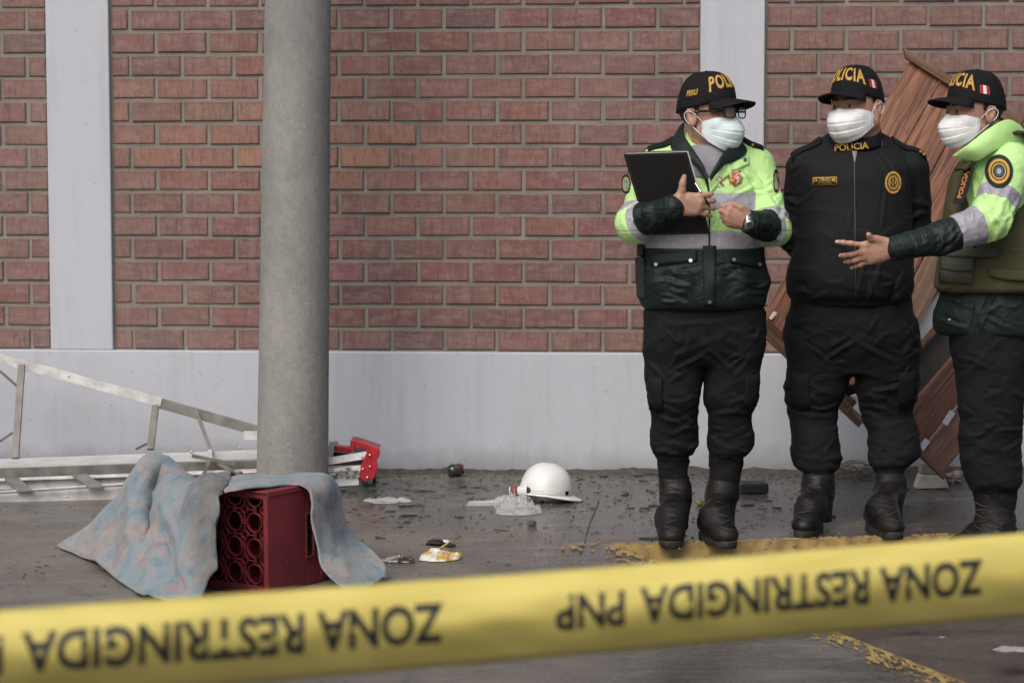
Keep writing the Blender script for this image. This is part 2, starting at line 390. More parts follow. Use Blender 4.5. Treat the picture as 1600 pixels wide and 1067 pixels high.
mb.add(Vj, [[2*i, 2*i+1, 2*i+3, 2*i+2] for i in range(len(pts)-1)])
tag(mb.build('pavement_joint', m_dark, smooth=False), kind='structure')

# concrete lamp post
pb = G(457, 775); PY = pb[1]+.0
pole = MB(); prof = []
c_b = XX(457, 745, PY); c_t = XX(465.5, 0, PY); zb, zt = ZZ(745, PY), ZZ(0, PY)
pxm = FPX/PY
for k in range(40):
    z_ = gz(c_b)-.05+k/39*7.0; f = (z_-zb)/(zt-zb)
    prof.append((z_, c_b+(c_t-c_b)*f, (56.2-(56.2-51.0)*f)/pxm))
Vp = []; nseg = 48
for z_, cx_, r in prof:
    for j in range(nseg): a = 2*pi*j/nseg; Vp.append([cx_+r*cos(a), PY+r*sin(a), z_])
pole.grid([Vp[i*nseg+j] for j in range(nseg) for i in range(40)], nseg, 40, closeu=True)
m_pole, P = newmat('weathered_concrete'); v = coords(m_pole)
c0 = mixc(m_pole, mapr(m_pole, noise(m_pole, coords(m_pole, (1, 1, .5)), 3.5, 7, .65), .35, .68), lin(150, 150, 146), lin(122, 123, 122))
c0 = mixc(m_pole, mapr(m_pole, noise(m_pole, v, 30, 8, .75), .45, .7, 0, .5), c0, lin(108, 108, 106))
c0 = mixc(m_pole, mapr(m_pole, noise(m_pole, v, 55, 2, .5), .68, .72, 0, .5), c0, lin(168, 168, 164))
wv = N(m_pole, 'ShaderNodeTexNoise'); wv.inputs['Scale'].default_value = 1.6; wv.inputs['Detail'].default_value = 5; L(m_pole, v, wv.inputs['Vector'])
cr = math_(m_pole, 'ABSOLUTE', math_(m_pole, 'SUBTRACT', wv.outputs[0], .52))
c0 = mixc(m_pole, mapr(m_pole, cr, .0, .008, .10, 0), c0, lin(172, 172, 166))
L(m_pole, c0, P.inputs[0]); P.inputs['Roughness'].default_value = .85; bump(m_pole, noise(m_pole, v, 70, 6, .7), .003)
tag(pole.build('concrete_post', m_pole, base=(c_b, PY, gz(c_b))), 'thick round weathered concrete post rising behind the red crate', 'post')

# ================= sculpting with distance fields (numpy surface nets) =================
def smin(a, b, k):
    if k <= 0: return np.minimum(a, b)
    h = np.maximum(k-np.abs(a-b), 0)/k
    return np.minimum(a, b)-h*h*k*.25
class Prim:
    """f(X,Y,Z)->distance, lo/hi bounds"""
    def __init__(s, f, lo, hi, k=.01, op='add'): s.f, s.lo, s.hi, s.k, s.op = f, np.array(lo, float), np.array(hi, float), k, op
def cone(a, b, ra, rb, k=.01, flat=None, op='add'):
    a, b = np.array(a, float), np.array(b, float); ba = b-a; bb = max(ba@ba, 1e-9)
    def f(X, Y, Z):
        px, py, pz = X-a[0], Y-a[1], Z-a[2]
        t = np.clip((px*ba[0]+py*ba[1]+pz*ba[2])/bb, 0, 1)
        qx, qy, qz = px-t*ba[0], py-t*ba[1], pz-t*ba[2]
        if flat is not None:
            n, s = flat; dn = (qx*n[0]+qy*n[1]+qz*n[2])*(1/s-1)
            qx, qy, qz = qx+n[0]*dn, qy+n[1]*dn, qz+n[2]*dn
        return np.sqrt(qx*qx+qy*qy+qz*qz)-(ra+(rb-ra)*t)
    r = max(ra, rb)*(max(1, flat[1]) if flat is not None else 1)
    return Prim(f, np.minimum(a, b)-r, np.maximum(a, b)+r, k, op)
def ell(c, r, k=.01, rot=None, op='add'):
    c, r = np.array(c, float), np.array(r, float); M = None if rot is None else np.array(rot)
    def f(X, Y, Z):
        x, y, z = X-c[0], Y-c[1], Z-c[2]
        if M is not None: x, y, z = M[0, 0]*x+M[1, 0]*y+M[2, 0]*z, M[0, 1]*x+M[1, 1]*y+M[2, 1]*z, M[0, 2]*x+M[1, 2]*y+M[2, 2]*z
        k0 = np.sqrt((x/r[0])**2+(y/r[1])**2+(z/r[2])**2)+1e-6
        k1 = np.sqrt((x/r[0]**2)**2+(y/r[1]**2)**2+(z/r[2]**2)**2)+1e-6
        return k0*(k0-1)/k1
    R_ = r.max() if M is not None else r
    return Prim(f, c-R_, c+R_, k, op)
def loft(T, k=.02, p=2.3, yaw=0., cap=True, op='add'):
    """T rows: z, cx, cy, a, b (half widths)"""
    T = np.array(sorted(T), float); z = T[:, 0]; c_, s_ = cos(yaw), sin(yaw)
    def interp(Z, col):   # smooth Hermite
        y = T[:, col]; dl = np.diff(y)/np.diff(z); m = np.zeros(len(y)); m[1:-1] = np.where(dl[:-1]*dl[1:] > 0, np.sign(dl[1:])*np.minimum(np.abs(dl[1:]+dl[:-1])/2, 2.2*np.minimum(np.abs(dl[1:]), np.abs(dl[:-1]))), 0); m[0], m[-1] = dl[0], dl[-1]; i = np.clip(np.searchsorted(z, Z)-1, 0, len(z)-2)
        h = z[i+1]-z[i]; t = np.clip((Z-z[i])/h, 0, 1)
        return ((2*t**3-3*t**2+1)*y[i]+(t**3-2*t**2+t)*h*m[i]+(-2*t**3+3*t**2)*y[i+1]+(t**3-t**2)*h*m[i+1])
    def f(X, Y, Z):
        zz = np.asarray(Z, float); cx, cy, a, b = (interp(zz, j).astype(np.float32) for j in (1, 2, 3, 4))
        dx, dy = X-cx, Y-cy
        if yaw: dx, dy = dx*c_+dy*s_, -dx*s_+dy*c_
        d = ((np.abs(dx/a)**p+np.abs(dy/b)**p)**(1/p)-1)*np.minimum(a, b)
        if cap:
            e = np.maximum(z[0]-Z, Z-z[-1]); q = .012
            h = np.maximum(q-np.abs(d-e), 0)/q; d = np.maximum(d, e)+h*h*q*.25
        return d
    ab = np.maximum(T[:, 3], T[:, 4])
    return Prim(f, [(T[:, 1]-ab).min(), (T[:, 2]-ab).min(), z[0]], [(T[:, 1]+ab).max(), (T[:, 2]+ab).max(), z[-1]], k, op)
def rbox(c, h, ax, r=.004, k=.005, op='add'):
    c, h = np.array(c, float), np.array(h, float); A_ = np.array(ax, float)
    def f(X, Y, Z):
        x, y, z = X-c[0], Y-c[1], Z-c[2]
        q = [np.abs(A_[i, 0]*x+A_[i, 1]*y+A_[i, 2]*z)-h[i]+r for i in range(3)]
        o = np.sqrt(sum(np.maximum(v, 0)**2 for v in q)); return o+np.minimum(np.maximum(np.maximum(q[0], q[1]), q[2]), 0)-r
    e = np.abs(A_.T)@h; return Prim(f, c-e, c+e, k, op)
def xform(pr, M, t):
    """move a primitive by rotation M (3x3) and translation t"""
    M = np.array(M, float); t = np.array(t, float); g = pr.f
    def f(X, Y, Z):
        x, y, z = X-t[0], Y-t[1], Z-t[2]
        return g(M[0, 0]*x+M[1, 0]*y+M[2, 0]*z, M[0, 1]*x+M[1, 1]*y+M[2, 1]*z, M[0, 2]*x+M[1, 2]*y+M[2, 2]*z)
    cs = np.array([M@np.array([a, b, c]) for a in (pr.lo[0], pr.hi[0]) for b in (pr.lo[1], pr.hi[1]) for c in (pr.lo[2], pr.hi[2])])+t
    return Prim(f, cs.min(0), cs.max(0), pr.k, pr.op)
def field(prims, h, pad=.02):
    lo = np.min([p.lo for p in prims if p.op == 'add'], 0)-pad; hi = np.max([p.hi for p in prims if p.op == 'add'], 0)+pad
    n = np.ceil((hi-lo)/h).astype(int)+1; F = np.full(n, .5, np.float32)
    ax = [(lo[i]+h*np.arange(n[i])).astype(np.float32) for i in range(3)]
    for p in prims:
        m = p.k+3*h+.004
        i0 = np.clip(np.floor((p.lo-m-lo)/h).astype(int), 0, n); i1 = np.clip(np.ceil((p.hi+m-lo)/h).astype(int)+1, 0, n)
        if (i1 <= i0).any(): continue
        sl = tuple(slice(a, b) for a, b in zip(i0, i1))
        d = p.f(ax[0][sl[0]][:, None, None], ax[1][sl[1]][None, :, None], ax[2][sl[2]][None, None, :])
        if p.op == 'add': F[sl] = smin(F[sl], d, p.k)
        else: F[sl] = -smin(-F[sl], d, p.k)
    return F, lo
def surfnet(F, lo, h):
    S_ = F < 0; n = np.array(F.shape)
    corners = [(a, b, c) for a in (0, 1) for b in (0, 1) for c in (0, 1)]
    cnt = sum(S_[a:n[0]-1+a, b:n[1]-1+b, c:n[2]-1+c].astype(np.int8) for a, b, c in corners)
    idx = np.nonzero((cnt > 0) & (cnt < 8)); I = np.stack(idx, 1)
    vid = np.full(cnt.shape, -1, np.int64); vid[idx] = np.arange(len(I))
    val = {c: F[I[:, 0]+c[0], I[:, 1]+c[1], I[:, 2]+c[2]] for c in corners}
    acc = np.zeros((len(I), 3)); k = np.zeros(len(I))
    for c in corners:
        for ax in range(3):
            if c[ax]: continue
            d = list(c); d[ax] = 1; d = tuple(d); a, b = val[c], val[d]; m = (a < 0) != (b < 0)
            t = np.where(m, a/(a-b+1e-12), 0); p = np.tile(np.array(c, float), (len(I), 1)); p[:, ax] += t
            acc[m] += p[m]; k += m
    V = lo+h*(I+acc/k[:, None]); Fs = []
    for ax in range(3):
        u, v = (ax+1) % 3, (ax+2) % 3; sl0 = [slice(1, n[i]-1) for i in range(3)]; sl0[ax] = slice(0, n[ax]-1); sl1 = list(sl0); sl1[ax] = slice(1, n[ax])
        A_, B_ = S_[tuple(sl0)], S_[tuple(sl1)]; e = np.stack(np.nonzero(A_ != B_), 1); ins = A_[tuple(e.T)]
        off = np.ones(3, int); off[ax] = 0; e = e+off
        def q(du, dv): c = e.copy(); c[:, u] -= du; c[:, v] -= dv; return vid[tuple(c.T)]
        quad = np.stack([q(1, 1), q(0, 1), q(0, 0), q(1, 0)], 1)
        quad = np.where(ins[:, None], quad, quad[:, ::-1]); Fs.append(quad)
    return V, np.concatenate(Fs)
def vnormals(V, F):
    nf = np.cross(V[F[:, 2]]-V[F[:, 0]], V[F[:, 3]]-V[F[:, 1]]); Nn = np.zeros_like(V)
    for j in range(4): np.add.at(Nn, F[:, j], nf)
    return Nn/(np.linalg.norm(Nn, axis=1, keepdims=True)+1e-12)
def relax(V, F, it=2, w=.5):
    for _ in range(it):
        s = np.zeros_like(V); c = np.zeros(len(V))
        for j in range(4):
            for o in (1, 3): np.add.at(s, F[:, j], V[F[:, (j+o) % 4]]); np.add.at(c, F[:, j], 1)
        V = V*(1-w)+w*s/c[:, None]
    return V
def sculpt(prims, h, it=2, pad=.02):
    F_, lo = field(prims, h, pad); V, F = surfnet(F_, lo, h); V = relax(V, F, it); return V, F
def ev(p, V): return p.f(V[:, 0], V[:, 1], V[:, 2])
def evf(prims, V):
    d = np.full(len(V), .5)
    for p in prims:
        q = p.f(V[:, 0], V[:, 1], V[:, 2]); d = smin(d, q, p.k) if p.op == 'add' else -smin(-d, q, p.k)
    return d
def push_out(prims, V, gap):
    V = np.array(V, float)
    for _ in range(5):
        d = evf(prims, V); e = .001; g = np.stack([evf(prims, V+np.eye(3)[i]*e)-d for i in range(3)], 1)/e
        g /= np.linalg.norm(g, axis=1, keepdims=True)+1e-9; V = V+g*np.maximum(gap-d, 0)[:, None]
    return V
def seg_t(V, a, b):
    a, b = np.array(a), np.array(b); ba = b-a; t = ((V-a)@ba)/(ba@ba); tc = np.clip(t, 0, 1)
    return t, np.linalg.norm(V-a-tc[:, None]*ba, axis=1)
def chain_param(V, pts):
    """parameter along a polyline (0..n-1) and distance to it"""
    best = np.full(len(V), 9.); T_ = np.zeros(len(V))
    for i in range(len(pts)-1):
        t, d = seg_t(V, pts[i], pts[i+1]); m = d < best-1e-6
        tt = np.clip(t, 0 if i else -.5, 1 if i < len(pts)-2 else 1.5)
        T_[m] = i+tt[m]; best[m] = d[m]
    return T_, best
def unit(v): v = np.array(v, float); return v/np.linalg.norm(v)
def folds(V, axis, f_al, f_ac, seed, warp=.6, sharp=1.6):
    """cloth folds running across `axis`: ridged noise stretched at right angles to it"""
    a = unit(axis); al = (V@a)[:, None]; per = V-al*a
    P = per*f_ac+al*a*f_al+warp*np.stack([vnoise(V*7+3*k, seed+k) for k in range(3)], 1)
    r1 = 1-2*np.abs(vnoise(P*.8, seed+5)); r2 = 1-2*np.abs(vnoise(P*1.7+9, seed+6)); n = vnoise(P*.5, seed+7)
    return .55*np.sign(r1)*np.abs(r1)**sharp+.35*r2+.4*n

# ---------- hand ----------
def hand(wrist, fwd, thumbdir, curls, splay=None, thumb=None, scale=1., back=None, width=1., fore=None):
    """fwd: wrist to knuckles; thumbdir: towards the thumb side; curls: five (mcp,pip,dip) degrees, index to little; thumb: list of points in hand frame"""
    f = unit(fwd); t = unit(np.array(thumbdir)-f*np.dot(thumbdir, f)); n = unit(np.cross(f, t))   # n: candidate palm normal
    if back is not None and np.dot(n, back) > 0: n = -n
    w = np.array(wrist, float); s = scale
    P = lambda a, b, c: w+s*(a*f+b*t+c*n)
    out = []; pts = {}
    bk = w+unit(np.array(fore)-w)*.055 if fore is not None else P(-.05, 0, 0)
    out.append(cone(bk, P(.008, 0, 0), .029*s, .026*s, .012, flat=(n, .80)))
    mx = [(.026, .094, .0), (.007, .099, -.003), (-.012, .094, -.002), (-.029, .084, .001)]
    for i, (b, a, c) in enumerate(mx):
        out.append(cone(P(.012, b*.62, .001), P(a-.012, b*.95, c*.6), .0155*s, .0125*s, .016, flat=(n, .95)))
    out.append(ell(P(.05, -.002, .003), np.array([.046, .040, .0145])*s, .015, rot=np.stack([f, t, n], 1)))
    Ls = [(.043, .026, .021), (.048, .030, .022), (.044, .028, .021), (.035, .021, .019)]
    rs = [(.0098, .0088, .0080, .0066), (.0100, .0090, .0082, .0068), (.0095, .0085, .0077, .0064), (.0085, .0075, .0068, .0057)]
    sp = splay or (6, 1, -4, -10)
    for i in range(4):
        b, a, c = mx[i]; p = P(a-.006, b, c); ang = 0; d0 = unit(f*cos(R(sp[i]))+t*sin(R(sp[i])))
        ch = [p]
        for j in range(3):
            ang += R(curls[i][j]); d = d0*cos(ang)+n*sin(ang); q = p+d*Ls[i][j]*s
            out.append(cone(p, q, rs[i][j]*s, rs[i][j+1]*s, .0045 if j else .010)); 
            out.append(ell(q, np.ones(3)*rs[i][j+1]*1.04*s, .002))
            p = q; ch.append(q)
        pts[i] = ch
    th = thumb or [(.018, .024, .006), (.045, .046, .014), (.075, .056, .018), (.098, .058, .020)]
    tr = (.0165, .0130, .0120, .0092); q = [P(*x) for x in th]
    for j in range(3): out.append(cone(q[j], q[j+1], tr[j]*s, tr[j+1]*s, .010 if j == 0 else .004))
    pts['t'] = q; return out, pts, (f, t, n)
def nails(pts, fr, parent, m):
    """small nail plates on the back of each fingertip"""
    f, t, n = fr
    for k, ch in pts.items():
        mb = MB()
        a, b = ch[-2], ch[-1]; d = unit(b-a); up = unit(-n-d*np.dot(-n, d)) if k != 't' else unit(np.cross(d, np.cross(-n, d)))
        s_ = unit(np.cross(d, up)); V = []
        for i in range(5):
            for j in range(4):
                x = (i/4-.5)*.0105; y = (j/3)*.010-.003
                V.append(b+s_*x*(1-.2*(j == 3))+d*y+up*(.0071-abs(x)**2*90-.0012*(j == 3)))
        mb.grid(V, 5, 4); mb.build('fingernail', m, parent, solid=.0008)

# ================= people =================
def fabric(name, col, col2=None, rough=.85, bscale=900, bd=.0006, wr=0., ws=30, sheen=.0):
    m, P = newmat(name); v = coords(m)
    c = mixc(m, mapr(m, noise(m, v, 9, 6, .65), .35, .7), col, col2 or tuple(x*.8 for x in col[:3])+(1,))
    L(m, c, P.inputs[0]); P.inputs['Roughness'].default_value = rough; P.inputs['Sheen Weight'].default_value = sheen
    P.inputs['Specular IOR Level'].default_value = .3
    h = math_(m, 'MULTIPLY', noise(m, v, bscale, 2), .15)
    if wr: h = math_(m, 'ADD', h, math_(m, 'MULTIPLY', noise(m, v, ws, 4, .55, .6), wr))
    bump(m, h, .004); return m
m_skin, P = newmat('skin'); v = coords(m_skin)
L(m_skin, mixc(m_skin, mapr(m_skin, noise(m_skin, v, 28, 5, .6), .35, .68), lin(182, 142, 124), lin(156, 118, 101)), P.inputs[0])
P.inputs['Roughness'].default_value = .52; P.inputs['Subsurface Weight'].default_value = .12; P.inputs['Subsurface Radius'].default_value = (.012, .005, .003); P.inputs['Subsurface Scale'].default_value = .6
bump(m_skin, noise(m_skin, v, 260, 5, .6), .0012)
m_nail = mat('nail', lin(205, 172, 158), .3)
m_hair = mat('black_hair', lin(26, 22, 21), .6, col2=lin(44, 38, 36), nscale=220, bump=.002, bscale=500)
m_cap = fabric('cap_cloth', lin(15, 15, 17), lin(20, 20, 22), .85, 1200)
m_black = fabric('black_cloth', lin(17, 18, 21), lin(22, 23, 26), .8, 900, wr=1.0, ws=14)
m_trou = fabric('trouser_cloth', lin(14, 15, 18), lin(19, 20, 23), .85, 900, wr=1.2, ws=22)
m_boot = mat('boot_leather', lin(15, 15, 15), .40, col2=lin(24, 23, 22), nscale=14, bump=.002, bscale=160, rough2=.65, spec=.35)
m_sole = mat('boot_rubber', lin(26, 25, 25), .7, col2=lin(52, 48, 44), nscale=30, bump=.002, bscale=90)
m_lace = mat('boot_lace', lin(52, 50, 49), .8)
m_gold = mat('gold_thread', lin(206, 164, 74), .6, col2=lin(170, 130, 54), nscale=260, bump=.001, bscale=700)
m_goldp = mat('gold_pin', lin(190, 160, 86), .35, metal=.6, col2=lin(120, 96, 50), nscale=320, bump=.001, bscale=400)
m_mask = mat('mask_blue', lin(222, 238, 240), .85, col2=lin(208, 228, 232), nscale=12, bump=.0008, bscale=700)
m_maskw = mat('mask_white', lin(240, 241, 244), .85, col2=lin(228, 229, 233), nscale=12, bump=.0008, bscale=700)
m_strap = mat('mask_elastic', lin(222, 224, 226), .7)
m_grey_tee = fabric('grey_knit', lin(140, 141, 148), lin(122, 123, 131), .9, 1200)
m_red = mat('patch_red', lin(170, 34, 52), .7); m_white = mat('patch_white', lin(222, 220, 222), .7)
m_plas = mat('black_plastic', lin(16, 16, 17), .25)
m_olive = fabric('vest_olive', lin(78, 76, 52), lin(64, 62, 44), .9, 700, wr=.5, ws=12)
m_olgrey = fabric('vest_webbing', lin(72, 74, 66), lin(62, 64, 58), .85, 600)
m_dkgreen = fabric('dark_green_cloth', lin(22, 36, 34), lin(16, 27, 26), .6, 900, wr=1.0, ws=16)
m_metal = mat('steel', lin(190, 190, 188), .3, metal=1)
m_eye = mat('eye_white', lin(200, 190, 184), .2); m_iris = mat('eye_dark', lin(30, 20, 15), .1)
m_orange = mat('orange_print', lin(206, 138, 48), .7)

def hivis(name, torso, arm):
    """fabric coloured by height on the torso (attribute tz) and by distance along the sleeve (attribute at), chosen by attribute isarm"""
    m, P = newmat(name); v = coords(m)
    lime = mixc(m, mapr(m, noise(m, v, 10, 5, .6), .35, .7), lin(190, 232, 156), lin(176, 222, 138))
    grey = mixc(m, mapr(m, noise(m, v, 40, 5, .6), .4, .7), lin(160, 160, 170), lin(142, 142, 152))
    dark = mixc(m, mapr(m, noise(m, v, 10, 5, .6), .35, .7), lin(22, 36, 34), lin(15, 26, 25))
    cols = {'l': lime, 'g': grey, 'd': dark}
    def stack(att, segs):
        a = N(m, 'ShaderNodeAttribute', attribute_name=att).outputs['Fac']; a = math_(m, 'ADD', a, math_(m, 'MULTIPLY', math_(m, 'SUBTRACT', noise(m, v, 7, 2), .5), .012))
        c = cols[segs[0][1]]; e = None
        for th, k in segs[1:]:
            c = mixc(m, math_(m, 'GREATER_THAN', a, th), c, cols[k])
            d = math_(m, 'SUBTRACT', 1., mapr(m, math_(m, 'ABSOLUTE', math_(m, 'SUBTRACT', a, th)), 0, .006)); e = d if e is None else math_(m, 'MAXIMUM', e, d)
        return c, e
    tc, te = stack('tz', torso); ac, ae = stack('at', arm)
    isa = math_(m, 'GREATER_THAN', N(m, 'ShaderNodeAttribute', attribute_name='isarm').outputs['Fac'], .5)
    L(m, mixc(m, isa, tc, ac), P.inputs[0]); P.inputs['Roughness'].default_value = .55; P.inputs['Specular IOR Level'].default_value = .35
    h = math_(m, 'ADD', math_(m, 'MULTIPLY', noise(m, v, 900, 2), .06), math_(m, 'ADD', math_(m, 'MULTIPLY', noise(m, v, 13, 4, .5, 1.4), 1.5), math_(m, 'MULTIPLY', noise(m, coords(m, (1, 1, 2.5)), 30, 3, .5, 1.), .5)))
    h = math_(m, 'SUBTRACT', h, math_(m, 'MULTIPLY', te, .25)); bump(m, h, .005); return m

def creases(V, F, Y, items, seed=0, face=False):
    """pressed folds: short asymmetric ridges given in the frontal plane (px, py, length px, angle deg, height m, width px)"""
    Nn = vnormals(V, F); dd = np.zeros(len(V)); k = Y/FPX
    if face: Nn = Nn*np.where(Nn[:, 1] > 0, -1, 1)[:, None]
    for px, py, ln, an, a, wd_ in items:
        c = W(px, py, Y); dx, dz = V[:, 0]-c[0], V[:, 2]-c[2]; ca, sa_ = cos(R(an)), sin(R(an)); u = (dx*ca+dz*sa_)/(ln*.5*k); v_ = (-dx*sa_+dz*ca)/(wd_*k); v_ = v_+.5*np.sin(u*2.2+px)
        prof = np.where(v_ > 0, np.exp(-(v_*2.2)**2), np.exp(-v_**2))-.55*np.exp(-((v_-1.1)*1.5)**2)
        dd += a*prof*np.clip(1-u*u, 0, 1)
    m = np.clip(-Nn[:, 1]*1.6, 0, 1); return V+Nn*(dd*m)[:, None]
def rnd_creases(seed, n, x0, x1, y0, y1, ang, spread, a=.006, ln=(25, 60), wd_=(3, 6)):
    r = random.Random(seed); return [(r.uniform(x0, x1), r.uniform(y0, y1), r.uniform(*ln), r.choice(ang)+r.uniform(-spread, spread), a*r.uniform(.5, 1.2), r.uniform(*wd_)) for _ in range(n)]
class Surf:
    """raycast helper for laying badges, flaps and lettering on a finished surface"""
    def __init__(s, V, F): s.b = BVHTree.FromPolygons([tuple(v) for v in V], [tuple(f) for f in F])
    def hit(s, p, d):
        h = s.b.ray_cast(Vector(p), Vector(d), 2.); return (None, None) if h[0] is None else (np.array(h[0]), np.array(h[1]))
    def lay(s, P2, o, u, v, n, off, extra=None):
        """2D points (metres) about o with axes u, v dropped along -n"""
        out = []; last = None
        for i, (a, b) in enumerate(P2):
            p = o+u*a+v*b+n*.25; h, hn = s.hit(p, -n)
            if h is None or (last is not None and abs((h-last)@n) > .03): h = (last if last is not None else o); h = p-n*((p-h)@n)
            last = h; out.append(h+n*(off+(extra[i] if extra is not None else 0)))
        return out
def text_mesh(s, size, depth=.0, bold=0., shear=0., space=1.0):
    cu = bpy.data.curves.new('t', 'FONT'); cu.body = s; cu.size = size; cu.extrude = 0; cu.offset = bold; cu.align_x = 'CENTER'; cu.align_y = 'CENTER'; cu.resolution_u = 3
    cu.shear = shear; cu.space_character = space
    o = bpy.data.objects.new('t', cu); C.objects.link(o); dg = bpy.context.evaluated_depsgraph_get()
    me = bpy.data.meshes.new_from_object(o.evaluated_get(dg)); bm = bmesh.new(); bm.from_mesh(me)
    bmesh.ops.triangulate(bm, faces=bm.faces[:])
    if size > .012:
        for _ in range(2):
            es = [e for e in bm.edges if e.calc_length() > size*.35]
            if es: bmesh.ops.subdivide_edges(bm, edges=es, cuts=1); bmesh.ops.triangulate(bm, faces=bm.faces[:])
    V = [tuple(v.co) for v in bm.verts]; F = [[v.index for v in f.verts] for f in bm.faces]
    bm.free(); bpy.data.meshes.remove(me); bpy.data.objects.remove(o); bpy.data.curves.remove(cu); return np.array(V), F
def disc2(rx, ry, nr=6, na=28, sq=2.):
    V = [(0, 0)]; F = []; ring = [0]
    for i in range(1, nr+1):
        for j in range(na):
            a = 2*pi*j/na; q = (abs(cos(a))**sq+abs(sin(a))**sq)**(-1/sq) if sq != 2 else 1; V.append((rx*i/nr*cos(a)*q, ry*i/nr*sin(a)*q))
    for j in range(na): F.append([0, 1+j, 1+(j+1) % na]); ring.append(0)
    for i in range(1, nr):
        for j in range(na): a = 1+(i-1)*na+j; b = 1+(i-1)*na+(j+1) % na; F.append([a, a+na, b+na, b]); ring.append(i)
    return V, F
def grid2(w, h, nu=8, nv=6):
    V = [((i/(nu-1)-.5)*w, (j/(nv-1)-.5)*h) for i in range(nu) for j in range(nv)]
    return V, [[i*nv+j, (i+1)*nv+j, (i+1)*nv+j+1, i*nv+j+1] for i in range(nu-1) for j in range(nv-1)]

def head_parts(root, hc, yaw, pitch=0., roll=0., sc=1., mask=None, glasses=False, text='POLICIA', flag=False, peru=False, fat=0., nick=''):
    """returns the primitives of the head in world space; makes cap, mask, hair, glasses"""
    Rm = np.array(Matrix.Rotation(yaw, 3, 'Z') @ Matrix.Rotation(roll, 3, 'Y') @ Matrix.Rotation(pitch, 3, 'X'))*1.0
    hc = np.array(hc, float); T = lambda p: hc+(Rm@(np.asarray(p, float).T*sc)).T
    f_ = fat
    pr = [ell((0, .012, .035), (.076, .095, .083), .01), ell((0, -.03, -.03), (.062+f_*.012, .060, .084), .03),
          ell((0, -.055, -.06), (.046+f_*.014, .040, .048), .03), ell((0, -.078, -.098), (.022, .018, .016), .02)]
    for s in (-1, 1):
        pr += [cone((s*(.050+f_*.01), .002, -.055), (s*.022, -.062, -.098), .020+f_*.006, .017, .02), ell((s*.036, -.068, -.030), (.024+f_*.005, .022, .024), .02)]
    pr += [ell((0, -.076, .020), (.052, .020, .012), .012)]
    for s in (-1, 1): pr += [ell((s*.031, -.103, .0), (.017, .016, .011), .010, op='sub')]
    for s in (-1, 1): pr += [ell((s*.031, -.079, .0), (.0135, .0128, .0125), .003)]
    pr += [cone((0, -.088, .006), (0, -.112, -.034), .008, .0125, .010), ell((-.012, -.100, -.038), (.009, .011, .008), .006), ell((.012, -.100, -.038), (.009, .011, .008), .006)]
    pr += [ell((0, -.090, -.066), (.026, .012, .006), .006), ell((0, -.088, -.076), (.022, .012, .006), .006), ell((0, -.103, -.071), (.026, .006, .0018), .003, op='sub')]
    for s in (-1, 1):
        pr += [ell((s*.081, .014, -.008), (.0085, .021, .034), .006, rot=Matrix.Rotation(-.25, 3, 'X')), ell((s*.082, .012, -.032), (.006, .010, .010), .006),
               ell((s*.087, .009, -.002), (.006, .010, .018), .004, op='sub'), cone((s*.083, .030, .012), (s*.083, .024, -.018), .0045, .0035, .003), cone((s*.083, .006, .022), (s*.083, .028, .016), .0035, .0045, .003)]
    pr += [cone((0, .022, -.05), (0, .038, -.17), .050+f_*.016, .056+f_*.018, .03)]
    world = [xform(Prim((lambda g: lambda X, Y, Z: g(X/sc, Y/sc, Z/sc)*sc)(p.f), p.lo*sc, p.hi*sc, p.k*sc, p.op), Rm, hc) for p in pr]
    # eyes
    for s in (-1, 1):
        mb = MB(); mb.lathe([(.0001, .0134), (.003, .0130), (.0058, .0122)], 16, T((s*.031, -.0795, .0)), ax=(Rm@np.array([1, 0, 0]), Rm@np.array([0, 0, 1]), Rm@np.array([0, -1, 0])))
        mb.build('iris', m_iris, root)
        mb = MB(); mb.tube([T((s*x, y, z)) for x, y, z in ((.012, -.096, .021), (.026, -.097, .026), (.040, -.088, .024), (.050, -.076, .017))], [.003, .0035, .003, .0015], 6); mb.build('eyebrow', m_hair, root)
    # hair below the cap
    hp = [ell((0, .016, .035), (.081, .100, .086), .0)]
    cut = Prim(lambda X, Y, Z: -(Y-.026-.25*(Z-.0)), [-1, -1, -1], [1, 1, 1], .006, 'sub')
    def hairf(X, Y, Z):
        d = hp[0].f(X, Y, Z); keep = np.maximum(-(Y-.020+.5*np.minimum(Z+.0, .0)-.9*np.maximum(Z-.005, 0)*0), -(Z+.052-.25*(Y-.09)))
        side = np.maximum(np.maximum(-(Y+.012), -(Z-.004)), Y-.05); keep = np.minimum(keep, side)
        return np.maximum(d, keep)
    hpr = Prim((lambda X, Y, Z: hairf(X/sc, Y/sc, Z/sc)*sc), np.array((-.085, -.09, -.06))*sc, np.array((.085, .12, .06))*sc, 0.)
    V, F = sculpt([xform(hpr, Rm, hc)], .0035, 1); V = V+vnormals(V, F)*(.0012*vnoise(V*320, 4))[:, None]
    mk('hair', V, F, m_hair, root)
    # cap
    cx = np.array([0, .010, .034])
    def crown(phi, q):     # phi: 0 = left side(+x), -pi/2 front; q 0 rim .. 1 top
        rx, ry, rz = .0865, .1085, .113
        fr = max(0, -sin(phi)); zr = .012*fr-.028*max(0, sin(phi))-.012*(1-abs(sin(phi)))        # rim height
        th = q*pi/2; c = cos(th)**(.72+.10*fr); s = sin(th)
        x = rx*c*cos(phi); y = ry*c*sin(phi); z = zr+(rz-zr)*s
        z += .006*sin(2*th)*fr
        return cx+np.array([x, y, z])
    NU, NV = 72, 26; mb = MB(); V = []
